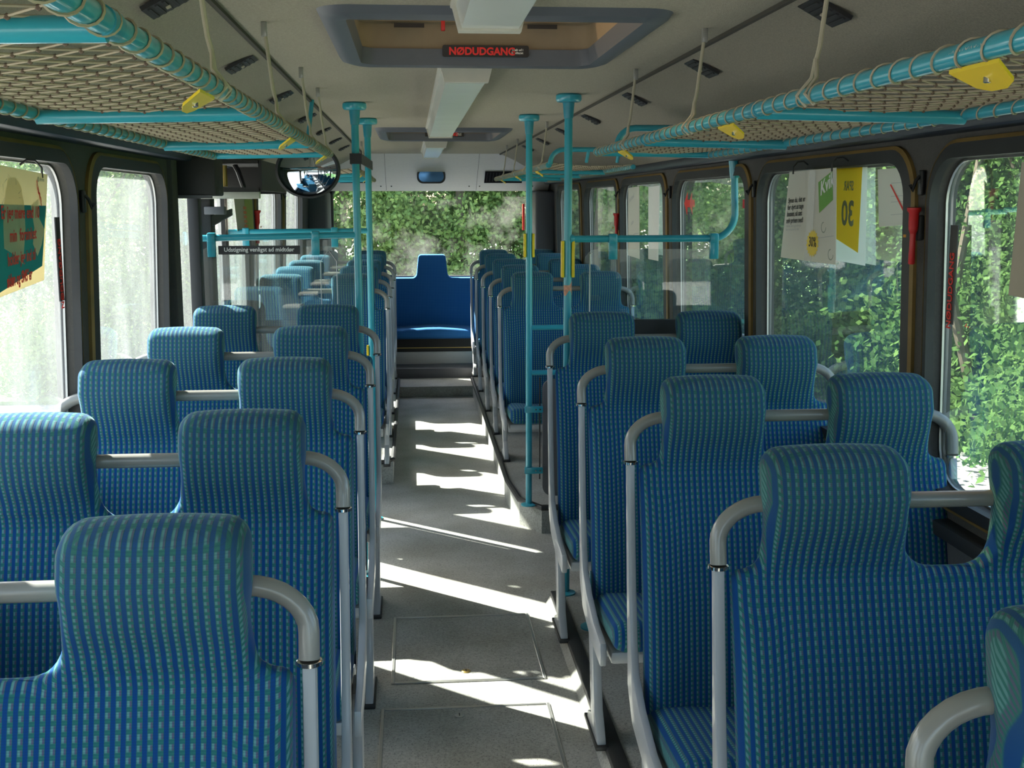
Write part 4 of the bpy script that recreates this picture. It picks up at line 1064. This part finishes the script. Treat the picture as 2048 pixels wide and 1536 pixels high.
words('headline', 'Er jeg mere end 10', .31, .41, .042, 'redprint', .0009, .002, sx=.87)
words('headline', 'min  forsinket', .42, .595, .042, 'redprint', .0009, .002, sx=.87)
words('headline', 'holder jeg ind til', .38, .78, .042, 'redprint', .0009, .002, sx=.80)
words('headline', 'siden og SMS´er', .36, .945, .040, 'redprint', .0015, .002, sx=.78)
words('slanted_word', 'SMS', .82, .12, .026, 'redprint', .0008, .002, slope=-1.3)
words('logo_lettering', '@ Arriva', .83, .075, .014, 'sketch', .0004, .002)
clip_ring(t, Vector((-1.075, 2.88, 1.79)), -1)
# mid window roll poster on the right
t, mp, shape, words = poster('hanging_poster', 'curled grey-white poster in the far right window behind the screen', [(1.10, 6.90, 1.80), (1.08, 6.46, 1.805), (1.08, 6.42, 1.40), (1.10, 6.88, 1.40)], 'paper')
words('print', 'Er du til musik', .10, .22, .034, 'greyprint', .0004, slope=.15); words('print', 'så kom', .30, .55, .034, 'greyprint', .0004, slope=.15)
shape('curve_line', [(.02, .80), (.3, .72), (.6, .66), (.98, .64), (.98, .648), (.6, .668), (.3, .728), (.02, .81)], 'greyprint')
t, mp, shape, words = poster('hanging_poster', 'bright white poster beside the curled one in the far right window', [(1.13, 6.45, 1.80), (1.14, 6.20, 1.805), (1.14, 6.20, 1.40), (1.13, 6.42, 1.40)], 'white')
# left window leaflet near the door
t, mp, shape, words = poster('wall_leaflet', 'green and beige folded leaflet in the glass beside the middle door', [(-1.10, 6.05, 1.78), (-1.10, 6.75, 1.78), (-1.10, 6.78, 1.55), (-1.10, 6.15, 1.57)], 'beige')
shape('green_field', [(.52, .2), (.98, .2), (.98, .98), (.52, .98)], pm('olive', (.28, .32, .07), .7))
for k in range(5): shape('red_bar', [(.42, .38+k*.11), (.60, .38+k*.11), (.60, .45+k*.11), (.42, .45+k*.11)], pm('brick', (.6, .2, .1), .7) if k == 0 else bpy.data.materials['brick'], .0012)
# red emergency hammers
def hammer(s, y, z, lab, sc=1.0):
    t = thing('emergency_hammer', lab, 'hammer', (s*1.12, y, z))
    b = BM(); lathe(b, (s*1.125, y, z), [(.012*sc, -.135*sc), (.015*sc, -.13*sc), (.013*sc, -.02*sc), (.014*sc, 0)], 14); obj('handle', b, 'red', t)
    b = BM(); lathe(b, (s*1.125, y, z), [(.014*sc, .0), (.021*sc, .02*sc), (.022*sc, .09*sc), (.030*sc, .10*sc), (.031*sc, .112*sc), (.026*sc, .115*sc)], 18); obj('head', b, 'red', t)
    b = BM(); box(b, (s*1.135, y-.02*sc, z-.03*sc), (s*1.15, y+.02*sc, z+.08*sc), .004); obj('holder', b, 'rubber', t)
    b = BM(); box(b, (s*1.10, y-.006*sc, z-.016*sc), (s*1.105, y+.006*sc, z-.004*sc)); obj('seal_tag', b, 'orange', t, smooth=False)
hammer(1, 2.965, 1.635, 'red emergency hammer on the pillar beside the nearest right window', .60)
hammer(1, 7.42, 1.56, 'red emergency hammer on a far right pillar beyond the poles', .75)
hammer(-1, 7.12, 1.58, 'red emergency hammer on the left pillar past the middle door', .8)
# vertical labels on near windows
for s, y, z0, z1, lab in ((1, 2.815, 1.41, 1.66, 'black vertical sticker with red print on the edge of the near right window'), (-1, 3.285, 1.45, 1.68, 'black vertical sticker with red print on the edge of the near left window')):
    t = thing('window_label', lab, 'sticker', (s*1.16, y, (z0+z1)/2), 'black and red window edge stickers')
    b = BM(); box(b, (s*1.165, y-.02, z0), (s*1.168, y+.02, z1)); obj('strip', b, 'black', t, smooth=False)
    b = text_bm('NØDUDGANG', .032, .9, 'CENTER', .0006); place(b, (s*1.164, y-.010*s, (z0+z1)/2-.04), (0, 0, 1), (0, s, 0)); obj('lettering', b, 'redprint', t, smooth=False)
# red arrows on the third right window
for y, dr in ((5.68, 1), (4.66, -1)):
    t = thing('red_arrow', 'red arrow sticker at the %s edge of the window behind the right screen' % ('left' if dr > 0 else 'right'), 'sticker', (1.165, y, 1.71), 'red arrow stickers on the right window')
    q = [(0.08, 0), (.02, .055), (.035, .055), (-.0, .055)]
    P = [(dr*.06, 0), (dr*.0, .055), (dr*.0, .018), (-dr*.05, .018), (-dr*.05, -.018), (dr*.0, -.018), (dr*.0, -.055)]
    b = BM(); prism(b, [(1.168, y+p[0], 1.71+p[1]) for p in P], (.002, 0, 0)); obj('arrow', b, 'redprint', t, smooth=False)

# ------------------------------------------------------------------ outside
GZ = -1.05
g = obj('ground', box(BM(), (-60, -30, GZ-.1), (60, 80, GZ)), 'asphalt', smooth=False); tag(g, kind='structure')
b = BM(); box(b, (5.9, -20, GZ), (40, 70, GZ+.05)); box(b, (-8, 16.2, GZ), (5.9, 60, GZ+.05)); v_ = obj('grass_verge', b, 'grass', smooth=False); tag(v_, kind='structure')
def foliage(name, n, rx, ry, z0, z1, leaf, mat, seed):
    rng = np.random.default_rng(seed)
    nc = 90
    cz = rng.uniform(z0, z1, nc); f = (cz-z0)/(z1-z0); rad = np.sqrt(np.clip(1-((f-.45)/.62)**2, .08, 1))
    a = rng.uniform(0, 2*PI, nc); r_ = np.sqrt(rng.uniform(.1, 1, nc))*rad
    C = np.stack([np.cos(a)*r_*rx, np.sin(a)*r_*ry, cz], 1)
    idx = rng.integers(0, nc, n); c = C[idx]+rng.normal(0, .30, (n, 3))*np.array([1, 1, .7])
    d1 = rng.normal(0, 1, (n, 3)); d1 /= np.linalg.norm(d1, axis=1)[:, None]
    d2 = rng.normal(0, 1, (n, 3)); d2 -= (d2*d1).sum(1)[:, None]*d1; d2 /= np.linalg.norm(d2, axis=1)[:, None]
    L_ = leaf*rng.uniform(.6, 1.25, n)[:, None]
    V = np.stack([c-d1*L_*.6, c+d2*L_*.38, c+d1*L_*.6, c-d2*L_*.38], 1).reshape(-1, 3)
    me = bpy.data.meshes.new(name); me.vertices.add(4*n); me.vertices.foreach_set('co', V.ravel())
    me.loops.add(4*n); me.loops.foreach_set('vertex_index', np.arange(4*n)); me.polygons.add(n)
    me.polygons.foreach_set('loop_start', np.arange(0, 4*n, 4)); me.polygons.foreach_set('loop_total', np.full(n, 4))
    me.materials.append(MT[mat]); me.update(calc_edges=True); return me
FOL = [foliage('foliage', 34000, 1.6, 1.6, .1, 5.5, .075, 'leaf', 3), foliage('foliage', 34000, 1.5, 1.7, .1, 5.2, .07, 'leaf_b', 4), foliage('foliage', 14000, 2.2, 2.2, .3, 8.0, .16, 'leaf', 5)]
FOL.append(foliage('foliage', 48000, 1.5, 1.5, .1, 5.0, .065, 'leaf_c', 11)); TR_I = [0, 1, 2, 1]
BUSH = foliage('foliage', 7000, 1.5, 1.2, .0, 1.7, .09, 'leaf_b', 8)
def trunk_mesh(seed, h, r):
    random.seed(seed); b = BM(); pts = [(0, 0, 0)]; x = y = 0
    for k in range(1, 9):
        x += random.uniform(-.1, .14); y += random.uniform(-.12, .1); pts.append((x, y, h*k/8))
    tube(b, pts, [r*(1-.75*k/8) for k in range(9)], 8)
    for k in (3, 4, 5, 6):
        p = Vector(pts[k]); d_ = Vector((random.uniform(-1, 1), random.uniform(-1, 1), 1.1))
        tube(b, [p, p+d_*.5, p+d_*1.1+Vector((0, 0, .2))], [r*.45, r*.3, r*.1], 6)
    return mesh_from('trunk', b, 'trunk')
TR = [trunk_mesh(1, 6, .12), trunk_mesh(2, 5.5, .09), trunk_mesh(3, 7, .16)]
def tree(x, y, k, label, group, rz=0, sc=1.0, dx=0):
    t = thing('tree', label, 'tree', (x, y, GZ), group, rz); t.scale = (sc, sc, sc)
    o = bpy.data.objects.new('foliage', FOL[k]); COL.objects.link(o); o.parent = t; o['kind'] = 'stuff'
    o = bpy.data.objects.new('trunk', TR[TR_I[k]]); COL.objects.link(o); o.parent = t
rt = [(8.2, 8.2), (8.0, 10.4), (7.9, 12.4), (7.8, 14.4), (7.7, 16.5), (8.0, 18.8), (11.0, 9.6), (11.2, 12.6), (11.3, 15.4), (11.0, 18.4), (11.2, 21.5)]
for i, (x, y) in enumerate(rt):
    far = i > 5
    tree(x, y, (i*2+1) % 2 if not far else 2, ('leafy roadside tree right of the bus, %s from the camera' % ORD[i+1] if not far else 'taller tree of the back row right of the bus, %s from the camera' % ORD[i-5]), 'roadside trees right of the bus' if not far else 'second row of trees right of the bus', i*1.3, 1+.08*math.sin(i*2.1))
for i, x in enumerate((-5.4, -3.2, -1.2, .7, 2.4, 4.3, 6.2)):
    tree(x, 17.8+.7*math.sin(i*1.7), 3, 'bright green tree behind the bus, %s from the left' % ORD[i+1], 'trees behind the bus', i*.9, 1.0)
for i, x in enumerate((-4.2, -1.0, 2.2, 5.2)):
    tree(x, 21.5, 2, 'tall tree of the back row behind the bus, %s from the left' % ORD[i+1], 'second row of trees behind the bus', i*1.9, 1.1)
for i, (x, y) in enumerate([(6.9, 8.8), (6.7, 11.0), (6.6, 13.2), (6.7, 15.3), (3.6, 16.7), (1.0, 16.6), (-1.8, 16.7)]):
    t = thing('bush', ('low green bush beside the road right of the bus, %s from the camera' % ORD[i+1] if i < 4 else 'low green bush behind the bus, %s from the right' % ORD[i-3]), 'bush', (x, y, GZ), 'bushes along the verge', i*1.1); t.scale = (1, 1, 1)
    o = bpy.data.objects.new('foliage', BUSH); COL.objects.link(o); o.parent = t; o['kind'] = 'stuff'
# slim bare trunks close to the road
for i, (x, y, lean) in enumerate([(6.3, 11.3, .22), (6.2, 13.6, .12), (6.35, 12.5, -.25), (2.3, 16.2, .05), (2.8, 16.3, -.06)]):
    b = BM(); tube(b, [(x+lean*k*.9, y-lean*.3*k, GZ+k*.9) for k in range(6)], [.075-.008*k for k in range(6)], 8)
    t = obj('bare_trunk', b, 'trunk'); tag(t, ['slim trunk leaning right, seen in the nearest right window', 'slim trunk in the roadside foliage, farthest of those on the right', 'slim trunk leaning left across another trunk in the nearest right window', 'thin upright trunk behind the rear window', 'thin trunk behind the rear window leaning toward its neighbour'][i], 'trunk', 'slim trunks at the edge of the trees')
# pale hedge far on the left
for i, y in enumerate((0, 5, 10, 15, 20)):
    tree(-17-(i % 2), y, 2, 'distant tree beyond the dusty left windows, %s from the camera' % ORD[i+1], 'distant trees left of the bus', i, 1.0)
